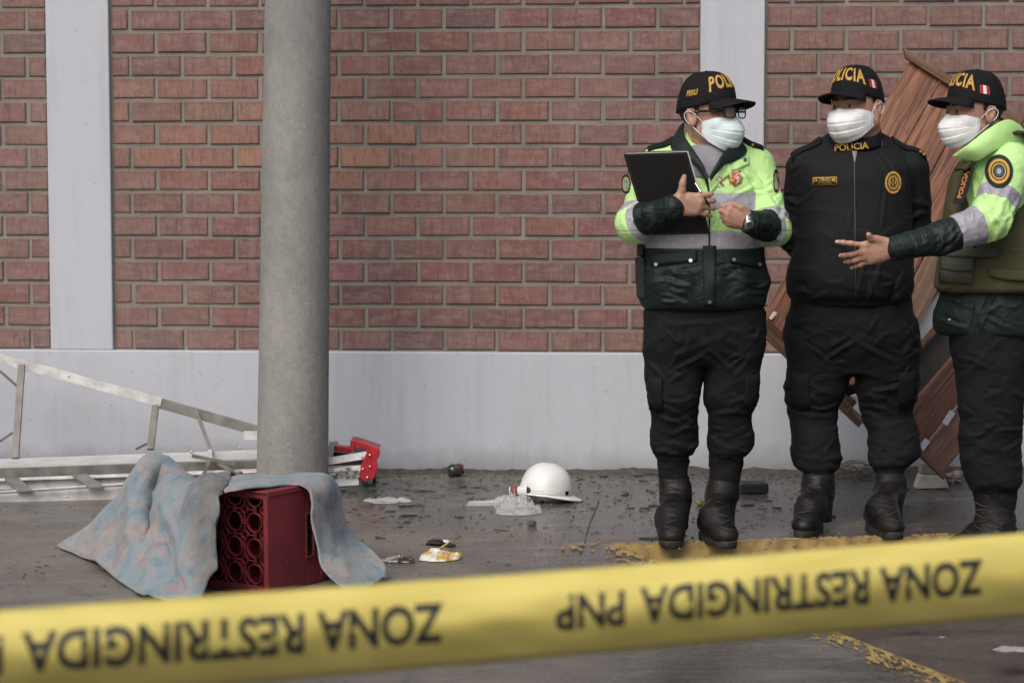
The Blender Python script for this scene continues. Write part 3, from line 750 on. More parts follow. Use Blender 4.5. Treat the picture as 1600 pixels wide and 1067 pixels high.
    for i in range(NU):
        for j in range(NV):
            q = j/(NV-1); p = crown(2*pi*i/NU, min(q, .9999)); se = 0
            for k in range(6):
                a = abs((2*pi*i/NU-(k*pi/3+pi/6)+pi) % (2*pi)-pi); se += math.exp(-(a/.05)**2)*(q < .97)
            n_ = unit(p-cx); d = n_*(-.0012*se+.0012*vnoise(np.array([p*26+7*fat]), 3)[0]); V.append(T(p+d))
    mb.grid(V, NU, NV, closeu=True)
    cap = empty('cap', hc); cap.parent = root; cap.location = tuple(hc-np.array(root.location))
    mb.build('crown', m_cap, cap, solid=.002)
    mb = MB(); top = crown(0, .9999); mb.lathe([(.0001, .006), (.005, .005), (.008, .001), (.008, -.002)], 12, T([0, top[1], top[2]-.001]), ax=Rm.T); mb.build('button', m_cap, cap)
    mb = MB()
    for k in range(6):
        a = k*pi/3+pi/6; mb.tube([T(crown(a, q)+unit(crown(a, q)-cx)*.0006) for q in np.linspace(0, .99, 16)], .0009, 5)
    rim = [T(crown(2*pi*i/60, .035)+unit(crown(2*pi*i/60, .035)-cx)*.0012) for i in range(61)]; mb.tube(rim, .0008, 5)
    mb.build('seam', m_cap, cap)
    V = []; nu, nv = 29, 12
    for i in range(nu):
        u = i/(nu-1)*2-1; phi = -pi/2+u*R(56)
        for j in range(nv):
            t = j/(nv-1); b = crown(phi, .01); ln = .078*(1-abs(u)**3.2)**.55
            out = unit([b[0]*.42, b[1]-.03, 0]); p = b+out*ln*t; p[2] += .002-.009*t-.018*(abs(u)**2)*(.25+.75*t)+.003*(1-t); V.append(T(p))
    mb = MB(); mb.grid(V, nu, nv); br = mb.build('brim', m_cap, cap, solid=.0035)
    mb = MB()
    for jj in (3, 5, 7, 9): mb.tube([np.array(V[i*nv+jj])+Rm@np.array([0, 0, .0021]) for i in range(3, nu-3)], .0006, 4)
    mb.build('brim_stitching', m_cap, cap)
    def cap_pt(s_, z_, off, phi0=-pi/2):     # s_: metres round the cap to the wearer's left, z_: height above rim
        phi = phi0+s_/.094; q = min(max(z_/.115, 0), .98); p = crown(phi, q)
        e = .01; tu = crown(phi+e, q)-p; tv = crown(phi, q+e)-p; n_ = unit(np.cross(tu, tv)); return T(p+n_*off)
    V2, F2 = text_mesh(text, .046, bold=.0014, space=1.16); V2[:, 0] *= .96
    tw = V2[:, 0].max(); V3 = []
    for a, b, c in V2:
        V3.append(cap_pt(a, .048+b*1.16-.008*(a/tw)**2, .0022))
    mk('cap_lettering', V3, F2, m_gold, cap, smooth=False, solid=.0016)
    if flag:
        for q_, c_ in ((-1, m_red), (0, m_white), (1, m_red)):
            V2, F2 = grid2(.0112, .019, 4, 4); mk('flag_patch', [cap_pt(a+q_*.0112, .030+b, .0012, -.22) for a, b in V2], F2, c_, cap, smooth=False, solid=.001)
    if peru:
        V2, F2 = text_mesh('PERU', .017, bold=.0005, space=1.1); mk('side_lettering', [cap_pt(a, .030+b, .0018, -pi-.02) for a, b, c in V2], F2, m_gold, cap, smooth=False, solid=.001)
    # face mask
    mv = []; nu, nv = 41, 43
    for i in range(nu):
        u = i/(nu-1)*2-1
        for j in range(nv):
            v = j/(nv-1); ct = max(0, cos(u*pi/2)); 
            zc = -.012-.116*v; zs = -.024-.050*v
            yc = np.interp(v, [0, .15, .38, .6, .85, 1], [-.108, -.128, -.140, -.132, -.116, -.090])
            ys = -.022; k = ct**.85
            x = (.0675+fat*.011-.004*abs(v-.5))*sin(u*pi/2)*(1-.04*v); z = zs+(zc-zs)*k**1.0; y = ys+(yc-ys)*k
            pl = ((v*4.2) % 1.); y += .0042*(pl-.5)*(min(1, 4*(1-abs(u))))*(.1 < v < .95)
            y += .0030*vnoise(np.array([[u*5, v*4, 3.3+fat]]), 8)[0]+.0012*vnoise(np.array([[u*14, v*5, 6.3+fat]]), 9)[0]
            mv.append((x, y, z))
    mv = [T(q) for q in push_out([p for p in pr if p.op == 'add'], mv, .0045)]
    mb = MB(); mb.grid(mv, nu, nv); mroot = empty('face_mask', hc); mroot.parent = root; mroot.location = tuple(hc-np.array(root.location))
    mb.build('mask_cloth', mask, mroot, solid=.0012)
    mb = MB()
    g = lambda i, j: np.array(mv[i*nv+j])
    for jj in (0, nv-1): mb.tube([g(i, jj) for i in range(nu)], .0012, 5)
    for ii in (0, nu-1): mb.tube([g(ii, j) for j in range(nv)], .0014, 5)
    mb.build('mask_edge', mask, mroot)
    for s, ii in ((-1, 0), (1, nu-1)):
        e = [g(ii, 0), T((s*.080, -.004, -.004)), T((s*.089, .014, .010)), T((s*.090, .034, .006)), T((s*.089, .037, -.010)), T((s*.086, .026, -.028)), T((s*.080, .004, -.046)), g(ii, nv-1)]
        e = catmull(e, 6); mb = MB(); mb.tube(e, .0016, 6); mb.build('ear_loop', m_strap, mroot)
    if glasses:
        gr = empty('glasses', hc); gr.parent = root; gr.location = tuple(hc-np.array(root.location))
        for s in (-1, 1):
            P_ = []
            for k in range(25):
                a = 2*pi*k/24; q = (abs(cos(a))**4+abs(sin(a))**4)**(-.25)
                x = s*.036+.0265*cos(a)*q; z = .006+.0185*sin(a)*q; y = -.116+.25*max(0, abs(x)-.02)**1*.6; P_.append(T((x, y, z)))
            mb = MB(); mb.tube(P_, .0024, 6, cap=False); mb.build('rim', m_plas, gr)
            c0 = np.mean(P_, 0); mb = MB(); mb.add([c0]+P_[:-1], [[0, 1+k, 1+(k+1) % 24] for k in range(24)]); mb.build('lens', MATS['lens'], gr)
            mb = MB(); mb.beam(T((s*.064, -.107, .010)), T((s*.082, -.02, .010)), .003, .008, up=Rm@np.array([0, 0, 1])); mb.beam(T((s*.082, -.02, .010)), T((s*.083, .03, .004)), .003, .006, up=Rm@np.array([0, 0, 1])); mb.build('temple', m_plas, gr)
        mb = MB(); mb.tube([T((-.011, -.116, .011)), T((0, -.119, .013)), T((.011, -.116, .011))], .0026, 6); mb.build('bridge', m_plas, gr)
    return world, T, Rm
def catmull(P, n=6, closed=False):
    P = [np.asarray(p, float) for p in P]; out = []
    for i in range(len(P)-1):
        a, b, c, d = P[max(i-1, 0)], P[i], P[i+1], P[min(i+2, len(P)-1)]
        for k in range(n):
            t = k/n; out.append(.5*((2*b)+(-a+c)*t+(2*a-5*b+4*c-d)*t*t+(-a+3*b-3*c+d)*t**3))
    out.append(P[-1]); return out
m_lens, P = newmat('lens'); P.inputs['Base Color'].default_value = (.9, .9, .9, 1); P.inputs['Roughness'].default_value = .03; P.inputs['Alpha'].default_value = .22; P.inputs['Specular IOR Level'].default_value = 1

def trousers(root, rows, pel, Y, seed, name='trousers', cr=()):
    """rows: per leg list of (py, xL, xR, Y, halfdepth); pel: pelvis rows"""
    pr = []
    for leg in rows:
        T = [];
        for py, xl, xr, y, b in leg:
            T.append((ZZ(py, y), (XX(xl, py, y)+XX(xr, py, y))/2, y, (XX(xr, py, y)-XX(xl, py, y))/2, b))
        pr.append(loft(T, .03, 2.3))
    T = [(ZZ(py, y), (XX(xl, py, y)+XX(xr, py, y))/2, y, (XX(xr, py, y)-XX(xl, py, y))/2, b) for py, xl, xr, y, b in pel]
    pr.append(loft(T, .035, 2.5))
    V, F = sculpt(pr, .006, 1); Nn = vnormals(V, F)
    zk = V[:, 2]; zmin, zmax = zk.min(), zk.max(); t = (zk-zmin)/(zmax-zmin)
    amp = .0026+.005*np.exp(-((t-.14)/.10)**2)+.0045*np.exp(-((t-.44)/.12)**2)+.005*np.exp(-((t-.78)/.08)**2)
    d = amp*(folds(V, (.25, .1, 1), 15, 4.5, seed)+.7*folds(V, (-.6, .1, 1), 30, 7, seed+40)+.5*folds(V, (.7, .1, 1), 42, 9, seed+50))+.005*vnoise(V*8, seed+9)
    V = V+Nn*d[:, None]; V = creases(V, F, Y, cr); return mk(name, V, F, m_trou, root), V, F
def boot(root, rows, heel, toe, Y, seed):
    """rows: shaft (py,xL,xR,Y,b); heel, toe: world points on the ground (centre of the sole)"""
    br = empty('boot', heel); br.parent = root; br.location = tuple(np.array(heel)-np.array(root.location))
    T = [(ZZ(py, y), (XX(xl, py, y)+XX(xr, py, y))/2, y, (XX(xr, py, y)-XX(xl, py, y))/2, b) for py, xl, xr, y, b in rows]
    heel, toe = np.array(heel, float), np.array(toe, float); d = unit(toe-heel); ln = np.linalg.norm(toe-heel); s = unit(np.cross(d, UPZ)); up = np.array([0, 0, 1.])
    pr = [loft(T, .03, 2.2)]
    pr += [cone(heel+d*.035+up*.058, heel+d*(ln*.55)+up*.060, .038, .041, .03), cone(heel+d*(ln*.5)+up*.058, heel+d*(ln-.055)+up*.042, .041, .036, .02, flat=(s, 1.12)),
           ell(heel+d*(ln-.055)+up*.040, (.054, .044, .034), .02, rot=np.stack([d, s, up], 1)), cone(np.array([T[1][1], T[1][2]-.012, heel[2]+.15]), heel+d*(ln*.42)+up*.095, .040, .043, .06), cone(heel+d*(ln*.42)+up*.095, heel+d*(ln*.66)+up*.060, .044, .036, .04)]
    low = Prim(lambda X, Y, Z: Z-(heel[2]+.022)+0*X+0*Y, [heel[0]-.3, heel[1]-.4, heel[2]-.2], [heel[0]+.3, heel[1]+.3, heel[2]+.02], .004, 'sub'); pr.append(low)
    V, F = sculpt(pr, .0055, 2); Nn = vnormals(V, F); h = V[:, 2]-heel[2]
    amp = .0045*np.exp(-((h-.15)/.05)**2)+.0020; V = V+Nn*(amp*folds(V, (0, .2, 1), 34, 9, seed))[:, None]
    mk('upper', V, F, m_boot, br)
    # sole outline
    n = 36; prof = []
    for i in range(n):
        a = 2*pi*i/n; c, q = cos(a), sin(a); x = ln/2+(ln/2+.004)*np.sign(c)*abs(c)**.75; wd_ = .046 if x > ln*.5 else .039
        if .3*ln < x < .5*ln: wd_ = .040
        prof.append((x, wd_*np.sign(q)*abs(q)**.8))
    V = []; F = []
    for z_, k in ((.0, .97), (.004, 1.0), (.024, 1.0), (.028, .96)):
        for x, y in prof: V.append(heel+d*(ln/2+(x-ln/2)*k)+s*y*k+up*z_)
    for l in range(3):
        for i in range(n): F.append([l*n+i, l*n+(i+1) % n, (l+1)*n+(i+1) % n, (l+1)*n+i])
    F += [list(range(n))[::-1], [3*n+i for i in range(n)]]
    mk('sole', V, F, m_sole, br, auto=50)
    sf = Surf(*sculpt(pr[:-1], .008, 1)); mb = MB(); fr = unit(np.array([d[0], d[1], 0]))
    for k in range(9):
        h = .070+k*.020; z_ = heel[2]+h; cen = heel+d*(ln*.3)+up*h; Pn = []
        for a in np.linspace(-1, 1, 7):
            o = cen+s*a*.026; q, nn = sf.hit(o+fr*.3+up*(.006*a*(-1)**k), -fr)
            if q is not None: Pn.append(q+fr*.0028)
        if len(Pn) > 3: mb.tube(Pn, .0023, 5)
    if mb.V: mb.build('laces', m_lace, br)
    return br
def jacket_from(prims_torso, arms, h, seed, arm_amp=.006, torso_amp=.005, it=2, elbow=None, tfolds=None):
    """arms: list of (point list, radii); returns V,F, attributes"""
    ap = []
    for pts, rs in arms:
        for i in range(len(pts)-1): ap.append(cone(pts[i], pts[i+1], rs[i], rs[i+1], .022 if i else .026))
    V, F = sculpt(prims_torso+ap, h, it); Nn = vnormals(V, F)
    dt = np.min([ev(p, V) for p in prims_torso], 0); best = np.full(len(V), 9.); at = np.zeros(len(V)); k = 0; da = np.full(len(V), 9.)
    disp = torso_amp*folds(V, (.25, 0, 1), 11, 5, seed)
    for pts, rs in arms:
        t, d = chain_param(V, pts); rr = np.interp(t, range(len(rs)), rs); d = d-rr; m = d < best; at[m] = t[m]; best[m] = d[m]
        i = min(len(pts)-2, 1); axis = unit(np.array(pts[-1])-np.array(pts[-2])); axis0 = unit(np.array(pts[1])-np.array(pts[0]))
        fo = np.where(t < 1, folds(V, axis0, 15, 5, seed+11), folds(V, axis, 22, 6, seed+21))
        wgt = np.clip((dt-d)/.03+.5, 0, 1)*(m)
        am = arm_amp*(.7+1.0*np.exp(-((t-1)/.3)**2)+.5*np.exp(-((t-(len(pts)-1))/.25)**2))
        disp = disp*(1-wgt)+wgt*am*fo
    isarm = np.clip((dt-best)/.02+.5, 0, 1)
    V = V+Nn*disp[:, None]
    return V, F, dict(tz=V[:, 2], at=at, isarm=isarm)
def collar(root, pts_in, pts_out, m, name='collar', th=.006, nv=5, bulge=.006):
    """ruled, slightly bulged strip between two curves"""
    a = catmull(pts_in, 6); b = catmull(pts_out, 6); V = []
    for i in range(len(a)):
        for j in range(nv):
            t = j/(nv-1); p = a[i]*(1-t)+b[i]*t; p = p+np.array([0, -1, .3])*(bulge*sin(pi*t)+.006*vnoise(np.array([p*26]), 2)[0]+.003*vnoise(np.array([p*60]), 3)[0]); V.append(p)
    mb = MB(); mb.grid(V, len(a), nv); return mb.build(name, m, root, solid=th, sub=1)
def ring_lathe(pts, r): pass

def px_lay(sf, P, off, Y=7.5):
    """drop pixel-plane points from the front onto a finished surface"""
    out = []
    for px, py in P:
        o = W(px, py, Y-.45); d = unit(ray(px, py)); h, n = sf.hit(o, d)
        if h is None: h = W(px, py, Y)
        out.append(h-d*off)
    return out
def lay_strip(sf, a, b, off, m, parent, name, Y=7.5, n=5, nv=5, th=.004, k=5):
    A_ = catmull([np.array([x, y, 0.]) for x, y in a], k); B_ = catmull([np.array([x, y, 0.]) for x, y in b], k)
    nA = max(len(A_), len(B_)); A_ = [A_[round(i*(len(A_)-1)/(nA-1))] for i in range(nA)]; B_ = [B_[round(i*(len(B_)-1)/(nA-1))] for i in range(nA)]
    P = [];
    for p, q in zip(A_, B_):
        for j in range(nv): r = p+(q-p)*j/(nv-1); P.append((r[0], r[1]))
    V = px_lay(sf, P, off, Y); mb = MB(); mb.grid(V, nA, nv); return mb.build(name, m, parent, solid=th)
def lay_disc(sf, c, rx, ry, off, mats, rings, parent, name, Y=7.5, sq=2., nr=8, th=.002):
    """rings: material index per ring"""
    V, F = disc2(rx, ry, nr, 28, sq); F2 = F; mi = [rings[0]]*28+[rings[i] for i in range(1, nr) for _ in range(28)]
    Vw = px_lay(sf, [(c[0]+x, c[1]+y) for x, y in V], off, Y)
    return mk(name, Vw, F2, mats, parent, mi=mi, smooth=False, solid=th)
def lay_text(sf, s, c, size_px, off, m, parent, name, Y=7.5, ang=0., sx=1., bold=.0):
    V, F = text_mesh(s, .02, bold=bold); k = size_px/.02; ca, sa_ = cos(ang), sin(ang)
    P = [(c[0]+(x*sx*ca-y*sa_*1)*k, c[1]-(x*sx*sa_+y*ca)*k) for x, y, z in V]
    return mk(name, px_lay(sf, P, off, Y), F, m, parent, smooth=False)
def body(root, head, hands, arms, torso_rows, legs, extra=[]):
    """head and hands finely meshed, trunk, arms and legs coarser, joined in one mesh"""
    V1, F1 = sculpt(head, .0032, 2)
    core = [loft(torso_rows, .03, 2.2)]
    for pts, rs in arms+legs:
        for i in range(len(pts)-1): core.append(cone(pts[i], pts[i+1], rs[i], rs[i+1], .03))
    V2, F2 = sculpt(core, .012, 2)
    Vs, Fs, n = [V1, V2], [F1, F2+len(V1)], len(V1)+len(V2)
    for h in hands:
        V, F = sculpt(h, .0024, 2, pad=.01); V = V+vnormals(V, F)*(.0006*vnoise(V*120, 5))[:, None]; Vs.append(V); Fs.append(F+n); n += len(V)
    return mk('body', np.concatenate(Vs), np.concatenate(Fs), m_skin, root)
def leg_bones(hip, knee, ankle): return ([hip, knee, ankle], [.075, .045, .026])
def zl(rows, Y):
    return [(ZZ(py, Y), (XX(xl, py, Y)+XX(xr, py, Y))/2, cy, (XX(xr, py, Y)-XX(xl, py, Y))/2, b) for py, xl, xr, cy, b in rows]
def board(sf, xa, xb, yc, parent, marks=()):
    mb = MB(); Vv = []
    for i in range(9):
        x = xa+(xb-xa)*i/8
        for s in np.linspace(-1, 1, 6):
            h, n = sf.hit((x, yc+s*.030, 2.2), (0, 0, -1)); Vv.append((x, yc+s*.030, (h[2] if h is not None else 1.4)+.006))
    mb.grid(Vv, 9, 6); mb.build('shoulder_board', m_cap, parent, solid=.006)
    for t in marks:
        mb = MB(); x = xa+(xb-xa)*t; h, n = sf.hit((x, yc-.028, 2.2), (0, 0, -1)); mb.box(h+np.array([0, 0, .010]), (.0035, 0, 0), (0, .018, 0), (0, 0, .004)); mb.build('rank_mark', m_gold, parent, smooth=False)
def shrink(T, d): return [(z, cx, cy, max(a-d, .03), max(b-d, .03)) for z, cx, cy, a, b in T]

# ---------------- first officer: hi-vis jacket, folder ----------------
Y1 = 7.62
toeL, toeR = G(1049, 858), G(1142, 858)
heelL = toeL+np.array([.02, .275, 0]); heelR = toeR+np.array([-.075, .262, 0])
for h in (toeL, heelL, toeR, heelR): h[2] = gz(h[0])+.001
p1 = empty('person', ((heelL+heelR)/2), 'person with glasses in a lime and dark green jacket holding a black folder', 'person', 'uniformed people talking by the wall')
head, T1, R1 = head_parts(p1, W(1107, 180, 7.60), R(50), sc=1.06, mask=m_mask, glasses=True, peru=True)
zz1 = [ZZ(p, 7.5) for p in (302, 328, 361, 388)]
m_hv1 = hivis('hivis_jacket', [(0, 'd'), (zz1[3], 'g'), (zz1[2], 'l'), (zz1[1], 'g'), (zz1[0], 'l')], [(0, 'l'), (.80, 'g'), (.97, 'l'), (1.10, 'g'), (1.24, 'd')])
T = zl([(226, 1066, 1150, 7.64, .075), (240, 1048, 1166, 7.63, .095), (262, 1022, 1186, 7.62, .122), (300, 1012, 1192, 7.61, .142), (350, 1006, 1197, 7.60, .152), (385, 1006, 1196, 7.60, .152),
        (420, 1000, 1199, 7.60, .162), (450, 998, 1201, 7.60, .166), (472, 1001, 1198, 7.60, .16), (483, 1006, 1192, 7.60, .146)], 7.55)
armL = ([W(1026, 262, 7.64), W(992, 350, 7.47), W(1052, 324, 7.345)], [.070, .061, .040])
armR = ([W(1180, 262, 7.64), W(1207, 358, 7.50), W(1172, 347, 7.36)], [.070, .061, .040])
tor = loft(T, .02, 2.35)
tz1 = [tor, cone(W(1074, 236, 7.64), W(1030, 258, 7.64), .062, .064, .03), cone(W(1142, 238, 7.64), W(1176, 258, 7.64), .062, .064, .03)]
V, F, at = jacket_from(tz1, [armL, armR], .005, 21, .0065, .0045)
jk = empty('jacket', p1.location); jk.parent = p1; jk.location = (0, 0, 0)
# sagging pocket bulges
d = .012*np.exp(-((V[:, 2]-ZZ(440, 7.5))/.035)**2)*(.4+.6*np.sin(V[:, 0]*60+2)); Nn = vnormals(V, F); V = V+Nn*(d*(at['isarm'] < .3)*(V[:, 2] < ZZ(390, 7.5)))[:, None]
V = creases(V, F, 7.5, rnd_creases(31, 10, 1010, 1090, 415, 470, (8, -14), 12, .007)+rnd_creases(32, 10, 1125, 1195, 415, 470, (-8, 14), 12, .007)+rnd_creases(33, 9, 1120, 1200, 245, 300, (-50, -65, 40), 15, .005)+rnd_creases(34, 8, 1185, 1225, 270, 350, (-60, 60, 20), 20, .006, ln=(20, 40))+rnd_creases(35, 8, 975, 1010, 270, 350, (-60, 60, 20), 20, .006, ln=(20, 40))+rnd_creases(36, 7, 1000, 1050, 325, 360, (60, 80), 15, .006, ln=(15, 30))+rnd_creases(37, 7, 1170, 1210, 345, 375, (-60, -80), 15, .006, ln=(15, 30)))
mk('jacket_shell', V, F, m_hv1, jk, attrs=at); s1 = Surf(V, F)
for a, b in (((1012, 232), (1052, 216)), ((1160, 219), (1192, 233))):
    board(s1, XX(a[0], a[1], 7.62), XX(b[0], b[1], 7.62), 7.625, jk, marks=() if a[0] < 1100 else (.45,))
tee = loft(zl([(226, 1080, 1138, 7.60, .07), (240, 1072, 1142, 7.59, .084), (262, 1060, 1150, 7.58, .103), (280, 1060, 1150, 7.58, .105)], 7.5), .01)
Vt, Ft = sculpt([tee], .006, 1); mk('undershirt', Vt, Ft, m_grey_tee, p1)
collar(jk, [W(1070, 192, 7.66), W(1070, 212, 7.56), W(1084, 234, 7.505), W(1097, 254, 7.468), W(1106, 276, 7.447)], [W(1062, 198, 7.68), W(1047, 228, 7.58), W(1060, 243, 7.515), W(1084, 255, 7.474), W(1104, 284, 7.447)], m_dkgreen)
collar(jk, [W(1152, 208, 7.66), W(1146, 218, 7.57), W(1137, 230, 7.51), W(1124, 248, 7.468), W(1109, 276, 7.447)], [W(1160, 213, 7.68), W(1168, 236, 7.58), W(1152, 250, 7.51), W(1130, 260, 7.468), W(1110, 284, 7.447)], m_dkgreen)
m_lime = fabric('lime_cloth', lin(190, 232, 156), lin(176, 222, 138), .6, 900, wr=.6, ws=18)
m_gband = fabric('reflective_tape', lin(160, 160, 170), lin(144, 144, 154), .5, 900)
lay_strip(s1, [(1111, 279), (1132, 259), (1150, 250), (1170, 245)], [(1113, 300), (1128, 283), (1150, 267), (1171, 257)], .004, m_lime, jk, 'storm_flap', 7.48, th=.005)
lay_strip(s1, [(1096, 262), (1101, 280), (1106, 300), (1107, 320), (1107, 380), (1106, 430), (1106, 480)], [(1102, 262), (1106, 280), (1109, 300), (1109.5, 320), (1109.5, 380), (1109, 430), (1109, 480)], .002, m_dkgreen, jk, 'zip_edge', 7.46, nv=3, th=.003)
lay_strip(s1, [(1098, 384), (1098, 420), (1099, 450), (1100, 478)], [(1119, 384), (1119, 420), (1118, 450), (1118, 478)], .004, m_dkgreen, jk, 'placket', 7.44, th=.005)
lay_strip(s1, [(1013, 395), (1050, 393), (1090, 391)], [(1017, 415), (1050, 412), (1089, 408)], .006, m_dkgreen, jk, 'pocket_flap', 7.44, th=.007)
lay_strip(s1, [(1137, 393), (1160, 397), (1192, 404)], [(1142, 410), (1163, 414), (1190, 419)], .006, m_dkgreen, jk, 'pocket_flap', 7.44, th=.007)
for c in ((1079, 407), (1025, 413), (1147, 406), (1187, 413), (1109, 472), (1164, 250)):
    lay_disc(s1, c, 2.9, 2.9, .010, [m_metal], [0]*3, jk, 'snap_button', 7.44, nr=3, th=.003)
m_badge, P = newmat('badge_enamel'); v = coords(m_badge)
vv = N(m_badge, 'ShaderNodeTexVoronoi'); vv.inputs['Scale'].default_value = 210; L(m_badge, v, vv.inputs[0])
cr = N(m_badge, 'ShaderNodeValToRGB'); cr.color_ramp.interpolation = 'CONSTANT'; L(m_badge, vv.outputs['Color'], cr.inputs[0])
for i, (p_, c_) in enumerate(((0, lin(176, 60, 58)), (.35, lin(214, 206, 196)), (.55, lin(196, 160, 80)), (.72, lin(170, 52, 52)), (.86, lin(90, 96, 80)))):
    e = cr.color_ramp.elements[i] if i < 2 else cr.color_ramp.elements.new(p_); e.position = p_; e.color = c_
L(m_badge, cr.outputs[0], P.inputs[0]); P.inputs['Roughness'].default_value = .35
sh = [(-12, -10), (-6, -12), (0, -14), (6, -12), (12, -10), (11, 2), (9, 8), (4, 11), (0, 14), (-4, 11), (-9, 8), (-11, 2)]
def lay_poly(sf, pts, c, off, m, parent, name, Y, th=.002):
    V = px_lay(sf, [c]+[(c[0]+x, c[1]+y) for x, y in pts], off, Y); n = len(pts)
    return mk(name, V, [[0, 1+i, 1+(i+1) % n] for i in range(n)], m, parent, smooth=False, solid=th)
bd = empty('crest_badge', W(1149, 278, 7.47)); bd.parent = jk; bd.location = tuple(W(1149, 278, 7.47)-np.array(p1.location))
lay_poly(s1, sh, (1149, 278), .004, m_goldp, jk, 'crest_badge_back', 7.48); lay_poly(s1, [(x*.72, y*.72) for x, y in sh], (1149, 278), .007, m_badge, jk, 'crest_badge_front', 7.48)
bpy.data.objects.remove(bd)
lay_disc(s1, (1124, 281), 4.6, 4.6, .005, [m_red, m_white], [0, 1, 1, 0, 0], jk, 'cockade', 7.48, nr=5, th=.003)
lay_strip(s1, [(1123, 285), (1122, 292)], [(1125, 285), (1125, 292)], .005, m_white, jk, 'cockade_ribbon', 7.48, nv=2, th=.001)
lay_strip(s1, [(1125, 285), (1129, 291)], [(1127, 285), (1132, 290)], .005, m_red, jk, 'cockade_ribbon', 7.48, nv=2, th=.001)
m_patch = mat('patch_black', lin(24, 26, 28), .8); m_pgreen = mat('patch_scene', lin(110, 140, 118), .8, col2=lin(150, 158, 170), nscale=60)
lay_disc(s1, (978, 288), 7, 15, .003, [m_pgreen, m_gold, m_patch], [0, 0, 0, 0, 0, 1, 2, 2], jk, 'sleeve_patch', 7.55, sq=2.5)
lay_disc(s1, (1213, 283), 4.5, 18, .003, [m_pgreen, m_gold, m_patch], [0, 0, 0, 0, 0, 1, 2, 2], jk, 'sleeve_patch', 7.55, sq=2.5)
legsA = [[(490, 1010, 1100, 7.62, .10), (540, 1009, 1100, 7.61, .105), (580, 1008, 1098, 7.61, .10), (620, 1012, 1090, 7.61, .09), (655, 1019, 1088, 7.62, .078), (690, 1017, 1090, 7.64, .082), (703, 1023, 1083, 7.64, .075), (712, 1027, 1074, 7.645, .058), (752, 1031, 1073, 7.65, .055)],
         [(490, 1098, 1192, 7.62, .10), (540, 1100, 1190, 7.61, .105), (580, 1102, 1187, 7.61, .10), (620, 1103, 1184, 7.61, .09), (652, 1108, 1171, 7.62, .078), (692, 1106, 1177, 7.64, .082), (704, 1109, 1169, 7.64, .075), (713, 1111, 1158, 7.645, .058), (752, 1111, 1154, 7.65, .055)]]
_, *tr1 = trousers(p1, legsA, [(462, 1012, 1190, 7.61, .13), (500, 1009, 1192, 7.61, .135), (545, 1010, 1190, 7.61, .12), (566, 1030, 1170, 7.61, .09)], 7.6, 31, cr=rnd_creases(1, 9, 1012, 1092, 500, 590, (35, -35, 60), 14)+rnd_creases(2, 12, 1012, 1092, 600, 670, (12, -18, 0), 14)+rnd_creases(3, 9, 1012, 1092, 670, 725, (5, -8, 25), 12, ln=(18, 45))+rnd_creases(5, 9, 1104, 1188, 500, 590, (35, -35, 60), 14)+rnd_creases(6, 12, 1104, 1188, 600, 670, (12, -18, 0), 14)+rnd_creases(7, 9, 1104, 1188, 670, 725, (5, -8, 25), 12, ln=(18, 45))+[(1075, 560, 70, 35, .008, 5), (1125, 560, 70, -35, .008, 5), (1090, 500, 120, 0, .006, 5)])
boot(p1, [(742, 1029, 1076, 7.65, .056), (775, 1035, 1076, 7.65, .054), (805, 1036, 1076, 7.65, .056), (835, 1034, 1074, 7.65, .06)], heelL, toeL, 7.66, 3)
boot(p1, [(742, 1109, 1153, 7.65, .056), (775, 1106, 1150, 7.65, .054), (805, 1104, 1148, 7.65, .056), (835, 1106, 1150, 7.65, .06)], heelR, toeR, 7.66, 4)
for a_, b_ in ((((1014, 588), (1024, 590), (1034, 589)), ((1015, 640), (1024, 643), (1035, 642))), (((1166, 585), (1176, 586), (1185, 584)), ((1163, 636), (1172, 638), (1181, 634)))):
    lay_strip(Surf(*tr1), list(a_), list(b_), .006, m_trou, p1, 'cargo_pocket', 7.55, th=.008)
h1, pt1, fr1 = hand(W(1053, 318, 7.345), (1, .05, -.02), (0, 0, 1), [(22, 50, 30), (30, 38, 25), (24, 30, 20), (18, 26, 16)], splay=(12, 5, -3, -12), back=(0, -1, 0), scale=1.02, fore=armL[0][1],
                    thumb=[(.018, .020, .0), (.026, .046, -.006), (.027, .070, -.010), (.032, .092, -.010)])
h2, pt2, fr2 = hand(W(1171, 345, 7.35), (-1, -.15, .22), (-.1, -.2, 1), [(66, 84, 40), (70, 86, 45), (74, 86, 45), (76, 86, 45)], back=(.2, -1, .2), scale=.92, fore=armR[0][1],
                    thumb=[(.018, .022, .0), (.045, .042, -.004), (.074, .046, .004), (.098, .040, .012)])
body(p1, head, [h1, h2], [([W(1028, 262, 7.64), W(994, 348, 7.47), W(1050, 324, 7.345)], [.045, .036, .026]), ([W(1178, 262, 7.64), W(1205, 356, 7.50), W(1163, 347, 7.36)], [.045, .036, .025])], shrink(T, .02),
     [leg_bones(W(1060, 500, 7.62), W(1052, 640, 7.63), W(1055, 800, 7.655)), leg_bones(W(1145, 500, 7.62), W(1142, 640, 7.63), W(1129, 800, 7.655))])
nails(pt1, fr1, p1, m_nail); nails(pt2, fr2, p1, m_nail)
# knitted cuffs
def cuff(root, c, d, r, m=None, n=16, ln=.035):
    mb = MB(); d = unit(d); a = unit(np.cross(d, UPZ)); b = np.cross(d, a); V = []
    for i in range(40):
        an = 2*pi*i/40
        for j in range(7):
            t = j/6; rr = r*(1+.04*sin(an*13))*(1+.10*sin(pi*t)); V.append(c+d*(t-.5)*ln+rr*(cos(an)*a+sin(an)*b))
    mb.grid(V, 40, 7, closeu=True); mb.build('cuff', m or m_dkgreen, root, solid=.006)
cuff(jk, np.array(armL[0][2])-np.array([.004, 0, 0]), np.array(armL[0][2])-np.array(armL[0][1]), .037); cuff(jk, armR[0][2], np.array(armR[0][2])-np.array(armR[0][1]), .036)
